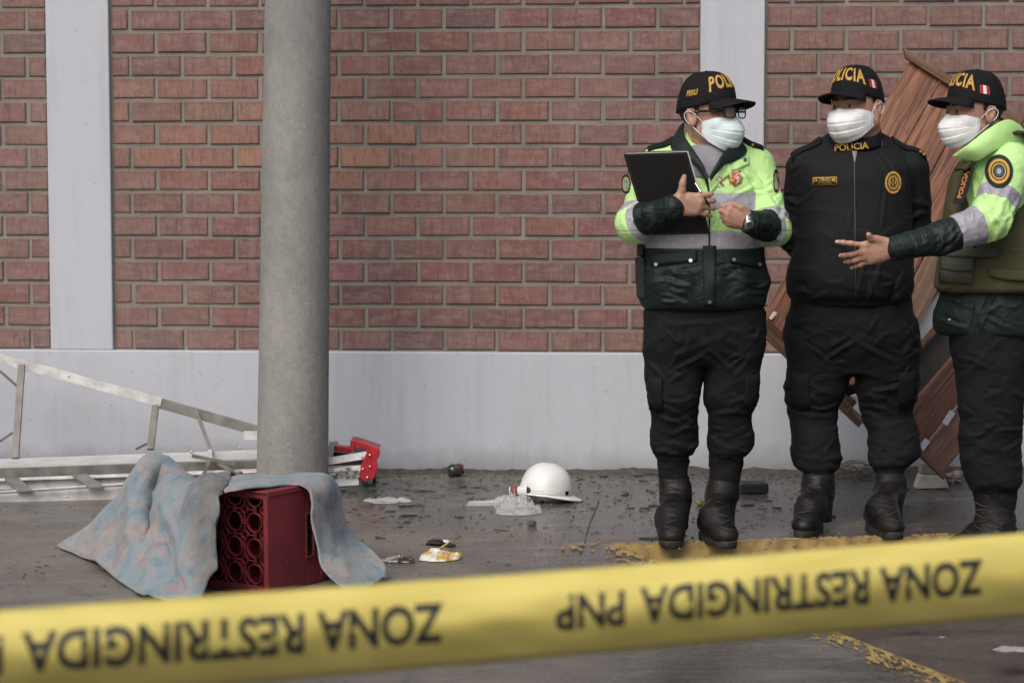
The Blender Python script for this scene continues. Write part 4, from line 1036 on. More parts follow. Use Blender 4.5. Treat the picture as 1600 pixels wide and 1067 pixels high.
# wristwatch
wt = empty('wristwatch', W(1167, 345, 7.35), 'steel wristwatch on the wrist of the person holding the folder', 'watch')
mb = MB(); c = W(1166, 347, 7.352); d = unit((-1, -.1, .2)); a = unit(np.cross(d, UPZ)); b = np.cross(d, a); V = []
for i in range(36):
    for j in range(4): an = 2*pi*i/36; V.append(c+d*(j/3-.5)*.020+(.034+.0012*(i % 2))*(cos(an)*a+sin(an)*b))
mb.grid(V, 36, 4, closeu=True); mb.build('strap', m_metal, wt, solid=.003)
mb = MB(); nrm = unit((.2, -1, -.25)); ax = (d, unit(np.cross(nrm, d)), nrm); mb.lathe([(.0001, .012), (.013, .012), (.016, .010), (.017, .003), (.017, -.002)], 20, c+nrm*.030, ax=ax); mb.build('watch_case', m_metal, wt)
mb = MB(); mb.lathe([(.0001, .0005), (.012, .0005)], 20, c+nrm*.0423, ax=ax); mb.build('dial', mat('watch_dial', lin(60, 62, 66), .2), wt)
# holster on the hip
mb = MB(); c = W(1001, 434, 7.56); mb.box(c, (.016, 0, 0), (0, .04, 0), (-.004, 0, .075)); mb.box(c+np.array([-.012, 0, .02]), (.006, 0, 0), (0, .03, 0), (0, 0, .04)); mb.box(c+np.array([-.002, 0, .1]), (.012, 0, 0), (0, .02, 0), (0, 0, .022))
mb.build('holster', mat('holster_black', lin(20, 20, 22), .5, bump=.002, bscale=120), p1, bevel=.005, smooth=False)
# folder
fo = empty('folder', W(1045, 366, 7.43), 'black leather document folder with papers, gripped by the person in glasses', 'folder')
fc = [W(974, 241, 7.42), W(1073.5, 238, 7.395), W(1110, 364, 7.44), W(1011, 368, 7.465)]
fu, fv = unit(fc[1]-fc[0]), unit(fc[3]-fc[0]); fn = unit(np.cross(fu, fv)); fn = fn*(-np.sign(fn[1])); cc = sum(fc)/4; wf, hf = np.linalg.norm(fc[1]-fc[0])/2, np.linalg.norm(fc[3]-fc[0])/2
mb = MB(); mb.box(cc, fu*wf, fv*hf, fn*.003); mb.build('front_cover', mat('folder_leather', lin(20, 19, 20), .55, bump=.0015, bscale=300, spec=.25), fo, bevel=.003, smooth=False)
mb = MB(); mb.box(cc-fn*.016+fu*.004-fv*.004, fu*wf, fv*hf, fn*.003); mb.build('back_cover', mat('folder_back', lin(70, 56, 54), .5, bump=.001, bscale=300), fo, bevel=.003, smooth=False)
for i in range(4):
    mb = MB(); mb.box(cc-fn*(.0052+.002*i)+fu*(.004+.001*i)-fv*(.002-.001*(i % 2)), fu*(wf-.003), fv*(hf-.002), fn*.0008); mb.build('paper', m_white, fo, smooth=False)
mb = MB()
for sx_, sy_ in ((1, 0), (-1, 0), (0, 1), (0, -1)):
    a = cc+fn*.0034+(fu*sx_*(wf-.006) if sx_ else fv*sy_*(hf-.006)); l_ = fv*(hf-.006) if sx_ else fu*(wf-.006); mb.beam(a-l_, a+l_, .0012, .0008, up=fn)
mb.build('stitching', mat('thread_dark', lin(60, 58, 58), .8), fo, smooth=False)
pe = empty('pen', W(1092, 296, 7.40), 'dark ballpoint pen between the fingers above the folder edge', 'pen')
mb = MB(); a, b = W(1086, 286, 7.37), W(1111, 326, 7.335); mb.tube([a, a+(b-a)*.86], .0042, 10); mb.tube([a+(b-a)*.86, a+(b-a)*.97], [.0042, .0012], 10); mb.build('barrel', m_plas, pe)
mb = MB(); mb.beam(a+np.array([0, -.006, .0]), a+(b-a)*.35+np.array([0, -.006, 0]), .003, .0015, up=(0, -1, 0)); mb.build('clip', m_metal, pe, smooth=False)

# ---------------- second officer: black jacket, hands behind the back ----------------
toeL, toeR = G(1252, 842), G(1402, 844)
heelL = toeL+np.array([.095, .255, 0]); heelR = toeR+np.array([-.055, .265, 0])
for h in (toeL, heelL, toeR, heelR): h[2] = gz(h[0])+.001
p2 = empty('person', ((heelL+heelR)/2), 'heavy-set person in all black zipped jacket and cap, hands clasped behind the back', 'person', 'uniformed people talking by the wall')
head, T2, R2 = head_parts(p2, W(1338, 168, 7.85), -R(42), roll=R(-3), sc=1.06, mask=m_maskw, flag=True, fat=1.)
T = zl([(227, 1292, 1384, 7.89, .088), (240, 1270, 1406, 7.885, .112), (264, 1252, 1426, 7.87, .142), (320, 1252, 1426, 7.86, .165), (380, 1246, 1428, 7.85, .185), (430, 1232, 1430, 7.85, .186), (458, 1234, 1427, 7.85, .172), (472, 1242, 1420, 7.86, .152), (478, 1246, 1418, 7.86, .145)], 7.8)
a2L = ([W(1258, 266, 7.90), W(1241, 368, 7.93), W(1300, 428, 8.09)], [.071, .062, .044]); a2R = ([W(1421, 266, 7.90), W(1433, 364, 7.93), W(1375, 428, 8.10)], [.071, .062, .044])
V, F, at = jacket_from([loft(T, .02, 2.2), cone(W(1310, 237, 7.91), W(1262, 263, 7.90), .075, .068, .03), cone(W(1366, 237, 7.91), W(1418, 263, 7.90), .075, .068, .03)], [a2L, a2R], .0055, 41, .006, .006)
jk = empty('jacket', p2.location); jk.parent = p2; jk.location = (0, 0, 0)
V = creases(V, F, 7.75, rnd_creases(41, 10, 1240, 1300, 250, 330, (50, 65), 15, .005, ln=(30, 70))+rnd_creases(42, 10, 1375, 1435, 250, 330, (-50, -65), 15, .005, ln=(30, 70))+rnd_creases(43, 16, 1240, 1430, 420, 470, (6, -6, 80), 15, .006)+rnd_creases(44, 12, 1225, 1250, 300, 390, (20, -20), 20, .006, ln=(20, 40))+rnd_creases(45, 12, 1425, 1455, 300, 390, (20, -20), 20, .006, ln=(20, 40))+rnd_creases(46, 8, 1280, 1400, 320, 420, (20, -20, 70), 25, .004, ln=(40, 90)))
mk('jacket_shell', V, F, m_black, jk); s2 = Surf(V, F)
# standing collar
Vc = []; n = 40
for i in range(n):
    a = 2*pi*i/n; fr_ = max(0, -sin(a))
    for j in range(6):
        t = j/5; z_ = ZZ(226+8*fr_, 7.8)+(.066-.024*fr_)*t; rx = .098+.002*sin(pi*t)-.006*t; ry = .098-.008*t; Vc.append([XX(1337, 220, 7.85)+rx*cos(a), 7.868+ry*sin(a), z_])
mb = MB(); mb.grid(Vc, n, 6, closeu=True); mb.build('collar', m_black, jk, solid=.008)
sc_ = Surf(Vc, [[i*6+j, ((i+1) % n)*6+j, ((i+1) % n)*6+j+1, i*6+j+1] for i in range(n) for j in range(5)])
lay_text(sc_, 'POLICIA', (1330, 230), 14.5, .006, m_gold, jk, 'collar_lettering', 7.78, ang=-.02+.10, bold=.0004)
lay_strip(s2, [(1334, 238), (1334.5, 300), (1335.5, 380), (1336.5, 470)], [(1336.2, 238), (1336.7, 300), (1337.7, 380), (1338.7, 470)], .002, mat('zip_grey', lin(46, 48, 52), .5), jk, 'zipper', 7.7, nv=3, th=.003)
mb = MB(); p_ = px_lay(s2, [(1335, 242)], .004, 7.75)[0]; mb.beam(p_, p_+np.array([0, 0, -.02]), .005, .002, up=(0, -1, 0)); mb.build('zip_pull', m_metal, jk)
lay_strip(s2, [(1331, 236), (1333, 244), (1335, 254)], [(1340, 236), (1338, 244), (1336, 254)], .004, m_grey_tee, jk, 'shirt_gap', 7.78, nv=3, th=.002)
lay_strip(s2, [(1270, 277.5), (1308, 276.5)], [(1269.5, 290.5), (1307.5, 289)], .003, m_gold, jk, 'name_tag', 7.7, nv=4, th=.002)
lay_strip(s2, [(1271.2, 278.8), (1306.8, 277.8)], [(1270.8, 289.2), (1306.4, 287.8)], .0047, m_patch, jk, 'name_tag_field', 7.7, nv=4, th=.001)
lay_text(s2, 'D. PINO M.', (1289, 281.5), 7.2, .007, m_gold, jk, 'name_tag_lettering', 7.7, bold=.0004)
lay_text(s2, 'S. TNTE. PNP', (1289, 286.5), 3.6, .007, m_gold, jk, 'name_tag_lettering', 7.7)
lay_disc(s2, (1395.5, 285.5), 12.5, 17.5, .003, [m_gold, m_patch, m_goldp], [2, 2, 0, 1, 2, 0, 2, 1, 0, 0], jk, 'oval_badge', 7.7, nr=10, th=.002)
for k in range(5):
    x = 1395.5+(-4+2*k); lay_strip(s2, [(x-.4, 279+abs(k-2)), (x-.4, 291-abs(k-2))], [(x+.4, 279+abs(k-2)), (x+.4, 291-abs(k-2))], .006, m_patch if k % 2 else m_gold, jk, 'badge_emblem', 7.7, nv=2, th=.001)
board(s2, XX(1236, 232, 7.9), XX(1282, 215, 7.9), 7.885, jk); board(s2, XX(1394, 215, 7.9), XX(1444, 240, 7.9), 7.885, jk, marks=(.80, .90))
legsB = [[(500, 1234, 1330, 7.88, .10), (560, 1231, 1331, 7.87, .11), (605, 1229, 1322, 7.87, .10), (645, 1233, 1308, 7.88, .085), (680, 1238, 1309, 7.85, .085), (715, 1238, 1313, 7.83, .085), (730, 1244, 1311, 7.82, .075), (737, 1256, 1302, 7.81, .06), (752, 1256, 1300, 7.80, .055)],
         [(500, 1334, 1426, 7.88, .10), (560, 1336, 1434, 7.87, .11), (605, 1340, 1434, 7.87, .10), (645, 1347, 1426, 7.88, .088), (680, 1357, 1434, 7.85, .088), (705, 1357, 1436, 7.83, .085), (724, 1360, 1422, 7.82, .075), (734, 1367, 1412, 7.81, .06), (752, 1369, 1411, 7.80, .055)]]
_, *tr2 = trousers(p2, legsB, [(455, 1240, 1421, 7.87, .14), (500, 1234, 1426, 7.87, .145), (545, 1233, 1430, 7.87, .135), (582, 1262, 1402, 7.87, .10)], 7.85, 51, cr=rnd_creases(11, 9, 1236, 1320, 500, 590, (35, -35, 60), 14)+rnd_creases(12, 12, 1236, 1320, 600, 670, (12, -18, 0), 14)+rnd_creases(13, 9, 1236, 1320, 670, 725, (5, -8, 25), 12, ln=(18, 45))+rnd_creases(15, 9, 1345, 1430, 500, 590, (35, -35, 60), 14)+rnd_creases(16, 12, 1345, 1430, 600, 670, (12, -18, 0), 14)+rnd_creases(17, 9, 1345, 1430, 670, 725, (5, -8, 25), 12, ln=(18, 45))+[(1305, 545, 80, 35, .008, 5), (1360, 545, 80, -35, .008, 5)])
boot(p2, [(738, 1254, 1301, 7.80, .056), (770, 1256, 1300, 7.80, .055), (800, 1256, 1300, 7.80, .057), (825, 1256, 1300, 7.80, .06)], heelL, toeL, 7.95, 5)
boot(p2, [(738, 1367, 1412, 7.80, .056), (770, 1368, 1410, 7.80, .055), (800, 1367, 1410, 7.80, .057), (825, 1367, 1412, 7.80, .06)], heelR, toeR, 7.95, 6)
for a_, b_ in ((((1238, 580), (1250, 583), (1264, 582)), ((1240, 636), (1250, 640), (1266, 639))), (((1406, 582), (1418, 583), (1430, 580)), ((1404, 636), (1415, 638), (1425, 634)))):
    lay_strip(Surf(*tr2), list(a_), list(b_), .006, m_trou, p2, 'cargo_pocket', 7.8, th=.008)
h1, pt1, fr1 = hand(W(1296, 430, 8.09), (1, .1, -.25), (0, .3, -1), [(30, 40, 20)]*4, back=(0, -1, .1)); h2, pt2, fr2 = hand(W(1378, 430, 8.11), (-1, .1, -.25), (0, .3, -1), [(35, 45, 25)]*4, back=(0, -1, .1))
h2 = [xform(p, np.eye(3), (0, .035, -.01)) for p in h2]
body(p2, head, [h1, h2], [(a2L[0], [.05, .04, .03]), (a2R[0], [.05, .04, .03])], shrink(T, .02),
     [leg_bones(W(1285, 500, 7.88), W(1272, 640, 7.90), W(1278, 800, 7.80)), leg_bones(W(1380, 500, 7.88), W(1390, 640, 7.90), W(1390, 800, 7.80))])

# ---------------- third officer: hi-vis sleeve, olive vest, pointing ----------------
heelN, heelF = np.array([XX(1592, 890, 7.32), 7.32, 0]), np.array([XX(1586, 880, 7.50), 7.50, 0])
toeN, toeF = heelN+np.array([-.275, -.06, 0]), heelF+np.array([-.27, -.02, 0])
for h in (heelN, heelF, toeN, toeF): h[2] = gz(h[0])+PITZ+.012
p3 = empty('person', ((heelN+heelF)/2), 'person in an olive vest over lime sleeves, seen side-on, reaching out a hand', 'person', 'uniformed people talking by the wall')
head, T3, R3 = head_parts(p3, W(1522, 176, 7.340), -R(68), sc=1.0, mask=m_maskw, flag=True)
def sl(rows, Y, yaw=0):
    return [(ZZ(py, Y), XX(cx, py, Y), cy, a*.95, b*.95) for py, cx, cy, a, b in rows]
T = sl([(206, 1556, 7.400, .07, .08), (222, 1562, 7.400, .10, .15), (245, 1562, 7.400, .125, .19), (300, 1560, 7.400, .14, .19), (380, 1556, 7.400, .15, .175), (440, 1552, 7.400, .17, .17), (470, 1552, 7.400, .19, .18), (505, 1550, 7.400, .207, .185), (518, 1550, 7.400, .20, .18), (524, 1551, 7.400, .192, .17)], 7.350)
a3N = ([W(1580, 258, 7.220), W(1546, 345, 7.100), W(1470, 372, 7.060), W(1399, 388, 7.020)], [.076, .066, .053, .038]); a3F = ([W(1560, 262, 7.560), W(1600, 350, 7.620), W(1600, 440, 7.500)], [.07, .06, .042])
m_hv3 = hivis('hivis_jacket_second', [(0, 'd'), (ZZ(395, 7.300), 'l')], [(0, 'l'), (.53, 'g'), (.76, 'l'), (1.22, 'g'), (1.72, 'd')])
V, F, at = jacket_from([loft(T, .02, 2.35, yaw=R(-12))], [a3N, a3F], .005, 61, .007, .005)
jk = empty('jacket', p3.location); jk.parent = p3; jk.location = (0, 0, 0)
V = creases(V, F, 7.1, rnd_creases(51, 14, 1510, 1580, 290, 380, (60, 45, -70), 20, .007, ln=(25, 55))+rnd_creases(52, 12, 1410, 1500, 350, 395, (65, 80, 15), 20, .006, ln=(15, 40))+rnd_creases(53, 16, 1470, 1600, 460, 515, (10, -15, 70), 18, .006))
mk('jacket_shell', V, F, m_hv3, jk, attrs=at); s3 = Surf(V, F)
collar(jk, [W(1487, 244, 7.260), W(1512, 226, 7.200), W(1542, 203, 7.200), W(1572, 187, 7.280), W(1592, 196, 7.400), W(1588, 200, 7.520)], [W(1514, 254, 7.260), W(1534, 249, 7.200), W(1562, 232, 7.200), W(1590, 224, 7.280), W(1606, 226, 7.400), W(1600, 228, 7.520)], m_lime, th=.010, nv=7, bulge=.014)
lay_disc(s3, (1561, 268), 22, 26, .003, [m_pgreen, m_gold, m_patch, mat('patch_blue', lin(60, 74, 84), .8)], [0, 0, 3, 3, 2, 1, 2, 1, 1, 2, 2, 2], jk, 'sleeve_patch', 7.120, nr=12, th=.003)
for k in range(14):
    an = R(200+k*11.5); c = (1561+18*cos(an-0)*-1, 268-21*sin(an)); 
    mbx = lay_text(s3, 'POLICIA NACIONAL'[k], c, 5.2, .0075, m_patch, jk, 'patch_lettering', 7.120, ang=0, bold=.0003) if 'POLICIA NACIONAL'[k] != ' ' else None
vt = empty('vest', p3.location); vt.parent = p3; vt.location = (0, 0, 0)
TV = sl([(252, 1556, 7.400, .125, .115), (275, 1556, 7.400, .155, .135), (320, 1556, 7.400, .175, .165), (380, 1555, 7.390, .188, .190), (425, 1553, 7.390, .200, .200), (448, 1552, 7.390, .205, .202), (455, 1552, 7.390, .195, .19)], 7.350)
V, F = sculpt([loft(TV, .02, 2.8, yaw=R(-12))], .006, 2); Nn = vnormals(V, F); V = V+Nn*(.005*folds(V, (.2, 0, 1), 9, 6, 77))[:, None]; V = creases(V, F, 7.2, rnd_creases(55, 14, 1480, 1600, 300, 450, (10, -25, 60), 20, .004))
mk('vest_shell', V, F, m_olive, vt); sv = Surf(V, F)
q = [W(1500, 272, 7.260), W(1530, 238, 7.245), W(1560, 219, 7.260), W(1592, 214, 7.300), W(1625, 228, 7.360)]
mb = MB(); Vv = []
for c in catmull(q, 6):
    for s in np.linspace(-1, 1, 5): Vv.append(c+np.array([-.012*s, .030*s, .012+.004*(1-s*s)]))
mb.grid(Vv, len(Vv)//5, 5); mb.build('shoulder_strap', m_olive, vt, solid=.012)
lay_strip(sv, [(1474, 370), (1505, 372), (1522, 372)], [(1468, 440), (1500, 443), (1520, 443)], .010, m_olgrey, vt, 'side_pouch', 7.200, th=.012)
lay_strip(sv, [(1472, 386), (1500, 388), (1560, 388)], [(1472, 400), (1500, 402), (1560, 402)], .018, m_olgrey, vt, 'webbing', 7.200, th=.004)
lay_strip(sv, [(1470, 408), (1500, 410), (1521, 410)], [(1469, 421), (1500, 424), (1521, 424)], .020, m_olgrey, vt, 'webbing', 7.200, th=.004)
lay_strip(sv, [(1545, 418), (1580, 423), (1625, 426)], [(1547, 432), (1580, 438), (1625, 440)], .008, m_olive, vt, 'side_flap', 7.200, th=.010)
mb = MB(); a = [W(1489, 318, 7.260), W(1506, 318, 7.200), W(1522, 262, 7.220), W(1508, 262, 7.280)]; mb.add(a, [[0, 1, 2, 3]]); mb.build('chest_label', m_patch, vt, solid=.004, smooth=False)
a_u = unit(a[1]-a[0]); a_v = unit(a[2]-a[1]); Vt_, Ft_ = text_mesh('POLICIA', .042, bold=.001); nn_ = unit(np.cross(a_u, a_v)); nn_ = nn_*(-np.sign(nn_[1])); mid = sum(a)/4
Vt_ = [mid+a_v*(x*.62)*1.0-a_u*y*.9+nn_*.004 for x, y, z in Vt_]; Vt_ = [p for p in Vt_]
mk('chest_lettering', Vt_, Ft_, m_orange, vt, smooth=False)
lay_disc(s3, (1484, 499), 2.6, 2.6, .006, [m_metal], [0]*3, jk, 'snap_button', 7.200, nr=3, th=.003)
legsC = [[(515, 1492, 1598, 7.34, .10), (560, 1494, 1600, 7.33, .105), (620, 1498, 1598, 7.32, .10), (690, 1500, 1594, 7.32, .09), (730, 1505, 1594, 7.32, .085), (752, 1512, 1592, 7.32, .08), (768, 1522, 1588, 7.32, .06), (800, 1526, 1584, 7.32, .055)],
         [(515, 1506, 1612, 7.48, .09), (560, 1502, 1612, 7.48, .095), (620, 1498, 1598, 7.48, .09), (690, 1504, 1592, 7.49, .085), (730, 1510, 1590, 7.50, .08), (755, 1520, 1586, 7.50, .07), (770, 1530, 1582, 7.50, .058), (800, 1532, 1580, 7.50, .055)]]
trousers(p3, legsC, [(492, 1492, 1612, 7.400, .15), (520, 1486, 1614, 7.400, .155), (548, 1490, 1614, 7.400, .15), (580, 1500, 1600, 7.400, .13)], 7.35, 71, cr=rnd_creases(21, 9, 1496, 1595, 500, 590, (35, -35, 60), 14)+rnd_creases(22, 12, 1496, 1595, 600, 670, (12, -18, 0), 14)+rnd_creases(23, 9, 1496, 1595, 670, 725, (5, -8, 25), 12, ln=(18, 45)))
boot(p3, [(765, 1523, 1586, 7.32, .062), (800, 1525, 1584, 7.32, .060), (850, 1528, 1586, 7.32, .058), (885, 1530, 1590, 7.32, .05)], heelN, toeN, 7.32, 7)
boot(p3, [(765, 1530, 1584, 7.50, .058), (800, 1531, 1582, 7.50, .058), (850, 1532, 1584, 7.50, .055), (872, 1533, 1588, 7.50, .05)], heelF, toeF, 7.50, 8)
h1, pt1, fr1 = hand(W(1393, 388, 7.020), (-1, -.05, -.17), (0, -.15, 1), [(2, 4, 3), (34, 22, 14), (36, 22, 14), (32, 18, 12)], splay=(16, -16, -22, -27), back=(-.05, -1, .1), scale=1.03, fore=a3N[0][2],
                    thumb=[(.020, .024, .0), (.048, .040, -.006), (.066, .047, -.012), (.074, .062, -.022)])
h2, pt2, fr2 = hand(W(1600, 442, 7.500), (0, 0, -1), (-1, 0, 0), [(25, 30, 20)]*4, back=(0, 1, 0))
body(p3, head, [h1, h2], [(a3N[0], [.05, .042, .036, .027]), (a3F[0], [.05, .04, .028])], shrink(T, .03),
     [leg_bones(W(1550, 520, 7.34), W(1545, 660, 7.32), W(1556, 820, 7.32)), leg_bones(W(1555, 520, 7.48), W(1548, 660, 7.49), W(1556, 820, 7.50))])
nails(pt1, fr1, p3, m_nail)
cuff(jk, a3N[0][3], np.array(a3N[0][3])-np.array(a3N[0][2]), .036)

# ================= red crate lying on its side =================
CY = R(33)
m_crate = mat('red_plastic', lin(128, 50, 57), .42, col2=lin(104, 40, 47), nscale=7, bump=.0012, bscale=80, rough2=.6)
m_crated = mat('crate_scuff', lin(150, 110, 110), .7)
# nearest vertical edge at px 418; grid face goes left and away, side face goes right and away
kb = G(418, 931); KY = kb[1]; base0 = np.array([XX(418, 850, KY), KY, gz(kb[0])])
gu = np.array([-cos(CY), sin(CY), 0]); su = np.array([sin(CY), cos(CY), 0]); ztop = ZZ(769, KY)-base0[2]
CW, CD, CH = .33, .30, ztop
crate = empty('crate', base0, 'dark red plastic bottle crate lying on its side, half covered by the blanket', 'crate')
def CP_(a, b, z): return base0+gu*a+su*b+np.array([0, 0, z])   # a along grid face, b along side face
ns_ = -su; # outward normal of grid face
mb = MB(); th = .006
def slab(a0, a1, b0, b1, z0, z1):
    mb.box(CP_((a0+a1)/2, (b0+b1)/2, (z0+z1)/2), gu*(a1-a0)/2, su*(b1-b0)/2, (0, 0, (z1-z0)/2))
# side wall at a=0 with slot (slot b .205-.235, z .12-.27)
sb0, sb1, sz0, sz1 = .20, .232, .10, .235
slab(0, th, 0, sb0, 0, CH); slab(0, th, sb1, CD, 0, CH); slab(0, th, sb0, sb1, 0, sz0); slab(0, th, sb0, sb1, sz1, CH)
slab(th, CW-th, 0, CD, CH-th, CH); slab(CW-th, CW, 0, CD, 0, CH); slab(th, CW-th, 0, CD, 0, th)
mb.build('shell', m_crate, crate, bevel=.0025, smooth=False)
mb = MB()
slab(-.004, -.0005, sb0-.008, sb0, sz0-.008, sz1+.008); slab(-.004, -.0005, sb1, sb1+.008, sz0-.008, sz1+.008); slab(-.004, -.0005, sb0, sb1, sz0-.008, sz0); slab(-.004, -.0005, sb0, sb1, sz1, sz1+.008)
mb.build('handle_rim', m_crate, crate, bevel=.002, smooth=False)
mb = MB()
for z_ in (.012, CH-.012): slab(-.003, -.0005, .01, CD-.01, z_-.004, z_+.004)
slab(-.005, -.0006, .270, .292, .02, CH-.02)
mb.build('rib', m_crate, crate, bevel=.001, smooth=False)
# grid base: frame + rings + webs, recessed 8 mm
mb = MB(); rc = .010
fr_ = .026
slab(th+.0005, fr_, rc, rc+.010, th+.0005, CH-th-.0005); slab(CW-fr_, CW-th-.0005, rc, rc+.010, th+.0005, CH-th-.0005); slab(fr_, CW-fr_, rc, rc+.010, CH-fr_, CH-th-.0005); slab(fr_, CW-fr_, rc, rc+.010, th+.0005, fr_)
mb.build('base_frame', m_crate, crate, bevel=.002, smooth=False)
mb = MB(); pitchx, pitchz = .083, .083; rr = .030
def ringc(a, z, r, t=.0018, dpt=.009, n=28):
    V = []
    for k in range(n):
        an = 2*pi*k/n
        for (ra, bb) in ((r, rc-.001), (r+t, rc-.001), (r+t, rc+dpt), (r, rc+dpt)):
            aa = a+ra*cos(an); z_ = z+ra*sin(an); aa = min(max(aa, fr_-.004), CW-fr_+.004); z_ = min(max(z_, fr_-.004), CH-fr_+.004); V.append(CP_(aa, bb, z_))
    F = [[k*4+j, k*4+(j+1) % 4, ((k+1) % n)*4+(j+1) % 4, ((k+1) % n)*4+j] for k in range(n) for j in range(4)]; mb.add(V, F)
def web(a0, z0, a1, z1, t=.0022):
    a0, a1 = (min(max(q, fr_-.002), CW-fr_+.002) for q in (a0, a1)); z0, z1 = (min(max(q, fr_-.002), CH-fr_+.002) for q in (z0, z1))
    p, q = CP_(a0, rc+.004, z0), CP_(a1, rc+.004, z1)
    if np.linalg.norm(p-q) > .004: mb.beam(p, q, t, .008, up=su)
ca = [.0285+.034+pitchx*i for i in range(5)]; cz = [CH-.022-pitchz*(i+.0) for i in range(5)]
for a in ca:
    for z_ in cz:
        if a < CW-.02 and z_ > .0:
            ringc(a, z_, rr)
            ringc(a+pitchx/2, z_-pitchz/2, .0115)
            for q in (-1, 1):
                web(a+rr, z_+q*.004, a+pitchx-rr, z_+q*.004); web(a+q*.004, z_-rr, a+q*.004, z_-pitchz+rr)
                web(a+pitchx/2+q*.013, z_-pitchz/2, a+pitchx/2+q*pitchx/2, z_-pitchz/2); web(a+pitchx/2, z_-pitchz/2+q*.013, a+pitchx/2, z_-pitchz/2+q*pitchz/2)
for z_ in cz: ringc(ca[0]-pitchx/2+.002, z_-pitchz/2, .012)
mb.build('base_grid', m_crate, crate, smooth=False)
mb = MB()
for a in ca:
    if a+pitchx/2 < CW-.01: slab(a+pitchx/2-.0015, a+pitchx/2+.0015, .085, CD-.03, th+.001, CH-th-.001)
for z_ in cz:
    if z_-pitchz/2 > .01: slab(th+.001, CW-th-.001, .087, CD-.031, z_-pitchz/2-.0015, z_-pitchz/2+.0015)
mb.build('divider', m_crate, crate, smooth=False)
# faint raised lettering down the side
for k, ch in enumerate('COCA'):
    V_, F_ = text_mesh(ch, .034, bold=0); c = CP_(0, .095, CH-.085-.052*k)
    mk('raised_letter', [c-gu*-.0003*0+gu*(-.0012)+su*x*1.0+np.array([0, 0, y]) for x, y, z in V_], F_, mat('crate_letter', lin(150, 62, 70), .5), crate, smooth=False)

# ================= blanket =================
m_bl, P = newmat('fleece'); v = coords(m_bl)
nA = noise(m_bl, coords(m_bl, (1, 1, 1.0)), 8, 3, .5, .5)
cr = N(m_bl, 'ShaderNodeValToRGB'); L(m_bl, nA, cr.inputs[0]); e = cr.color_ramp.elements
stops = [(.30, lin(118, 124, 140)), (.40, lin(126, 152, 166)), (.47, lin(142, 162, 170)), (.53, lin(160, 156, 158)), (.58, lin(178, 156, 150)), (.63, lin(142, 136, 150)), (.72, lin(130, 150, 162))]
e[0].position, e[0].color = stops[0]; e[1].position, e[1].color = stops[-1]
for p_, c_ in stops[1:-1]: q = e.new(p_); q.color = c_
gr_ = N(m_bl, 'ShaderNodeAttribute', attribute_name='grey_amt').outputs['Fac']
c0 = mixc(m_bl, mapr(m_bl, noise(m_bl, v, 4, 3), .5, .62, 0, .6), cr.outputs[0], lin(176, 172, 160))
c0 = mixc(m_bl, .30, c0, lin(116, 128, 138))
c0 = mixc(m_bl, mapr(m_bl, noise(m_bl, v, 9, 5, .7), .56, .7, 0, .55), c0, lin(96, 96, 102))
c0 = mixc(m_bl, gr_, c0, mixc(m_bl, mapr(m_bl, noise(m_bl, v, 25, 5), .35, .65), lin(112, 114, 112), lin(86, 88, 88)))
c0 = mixc(m_bl, mapr(m_bl, noise(m_bl, v, 34, 4, .7), .62, .72, 0, .6), c0, lin(78, 76, 78))
L(m_bl, c0, P.inputs[0]); P.inputs['Roughness'].default_value = .95; P.inputs['Sheen Weight'].default_value = .15
bump(m_bl, math_(m_bl, 'ADD', noise(m_bl, v, 350, 3), math_(m_bl, 'MULTIPLY', noise(m_bl, v, 40, 4, .6), 1.5)), .006)
def cr2(P_, nu, nv):
    """Catmull-Rom surface through a grid of control points"""
    P_ = np.array(P_, float); rows = [np.array(catmull(list(r), nv)) for r in P_]; A_ = np.stack(rows); out = []
    for j in range(A_.shape[1]): out.append(np.array(catmull(list(A_[:, j]), nu)))
    return np.stack(out, 1)
def KW(c): return [W(*q) if len(q) == 3 else G(q[0], q[1], .010) for q in c]
KYt = KY
ctrl = [
 KW([(122, 838), (108, 842), (100, 846), (94, 849), (89, 853)]),
 KW([(160, 830), (154, 815, 7.45), (140, 843, 7.38), (132, 864), (144, 878)]),
 KW([(215, 812), (203, 768, 7.35), (190, 832, 7.22), (178, 872, 7.05), (186, 907)]),
 KW([(250, 800, 7.7), (232, 720, 7.3), (214, 800, 7.05), (212, 868, 6.85), (222, 931)]),
 KW([(285, 800, 7.7), (258, 726, 7.28), (238, 812, 7.12), (240, 850, 6.85), (256, 946)]),
 KW([(310, 790, 7.6), (288, 754, 7.2), (256, 776, 6.98), (272, 856, 6.78), (288, 950)]),
 KW([(330, 768, 7.4), (306, 758, 7.1), (292, 776, 6.90), (290, 850, 6.62), (305, 944, 6.36)]),
 KW([(350, 756, 7.2), (328, 750, 6.98), (312, 768, 6.72), (312, 850, 6.52), (318, 938, 6.36)]),
 KW([(372, 754, 7.1), (350, 750, 6.95), (338, 766, 6.66), (333, 845, 6.50), (330, 912, 6.38)]),
 KW([(380, 752, 7.05), (362, 751, 6.92), (352, 764, 6.72), (345, 800, 6.48), (341, 890, 6.40)]),
]
Sg = cr2(ctrl, 9, 11); nu, nv = Sg.shape[:2]; Vg = Sg.reshape(-1, 3)
mb = MB(); mb.grid(Vg, nu, nv); Fg = np.array(mb.F)
Nn = vnormals(Vg, Fg)
uu = np.repeat(np.linspace(0, 1, nu), nv); vv_ = np.tile(np.linspace(0, 1, nv), nu)
fd = .013*folds(Vg, (.9, -.3, .3), 7, 2.2, 90)+.013*folds(Vg, (.6, .6, -.4), 13, 3, 91)+.012*folds(Vg, (-.5, .6, .4), 17, 4, 95)+.005*folds(Vg, (.2, .8, .2), 34, 10, 96)+.014*vnoise(Vg*7, 12)+.003*vnoise(Vg*22, 7)
Vg = Vg-Nn*(fd*np.clip(uu*6, .2, 1))[:, None]
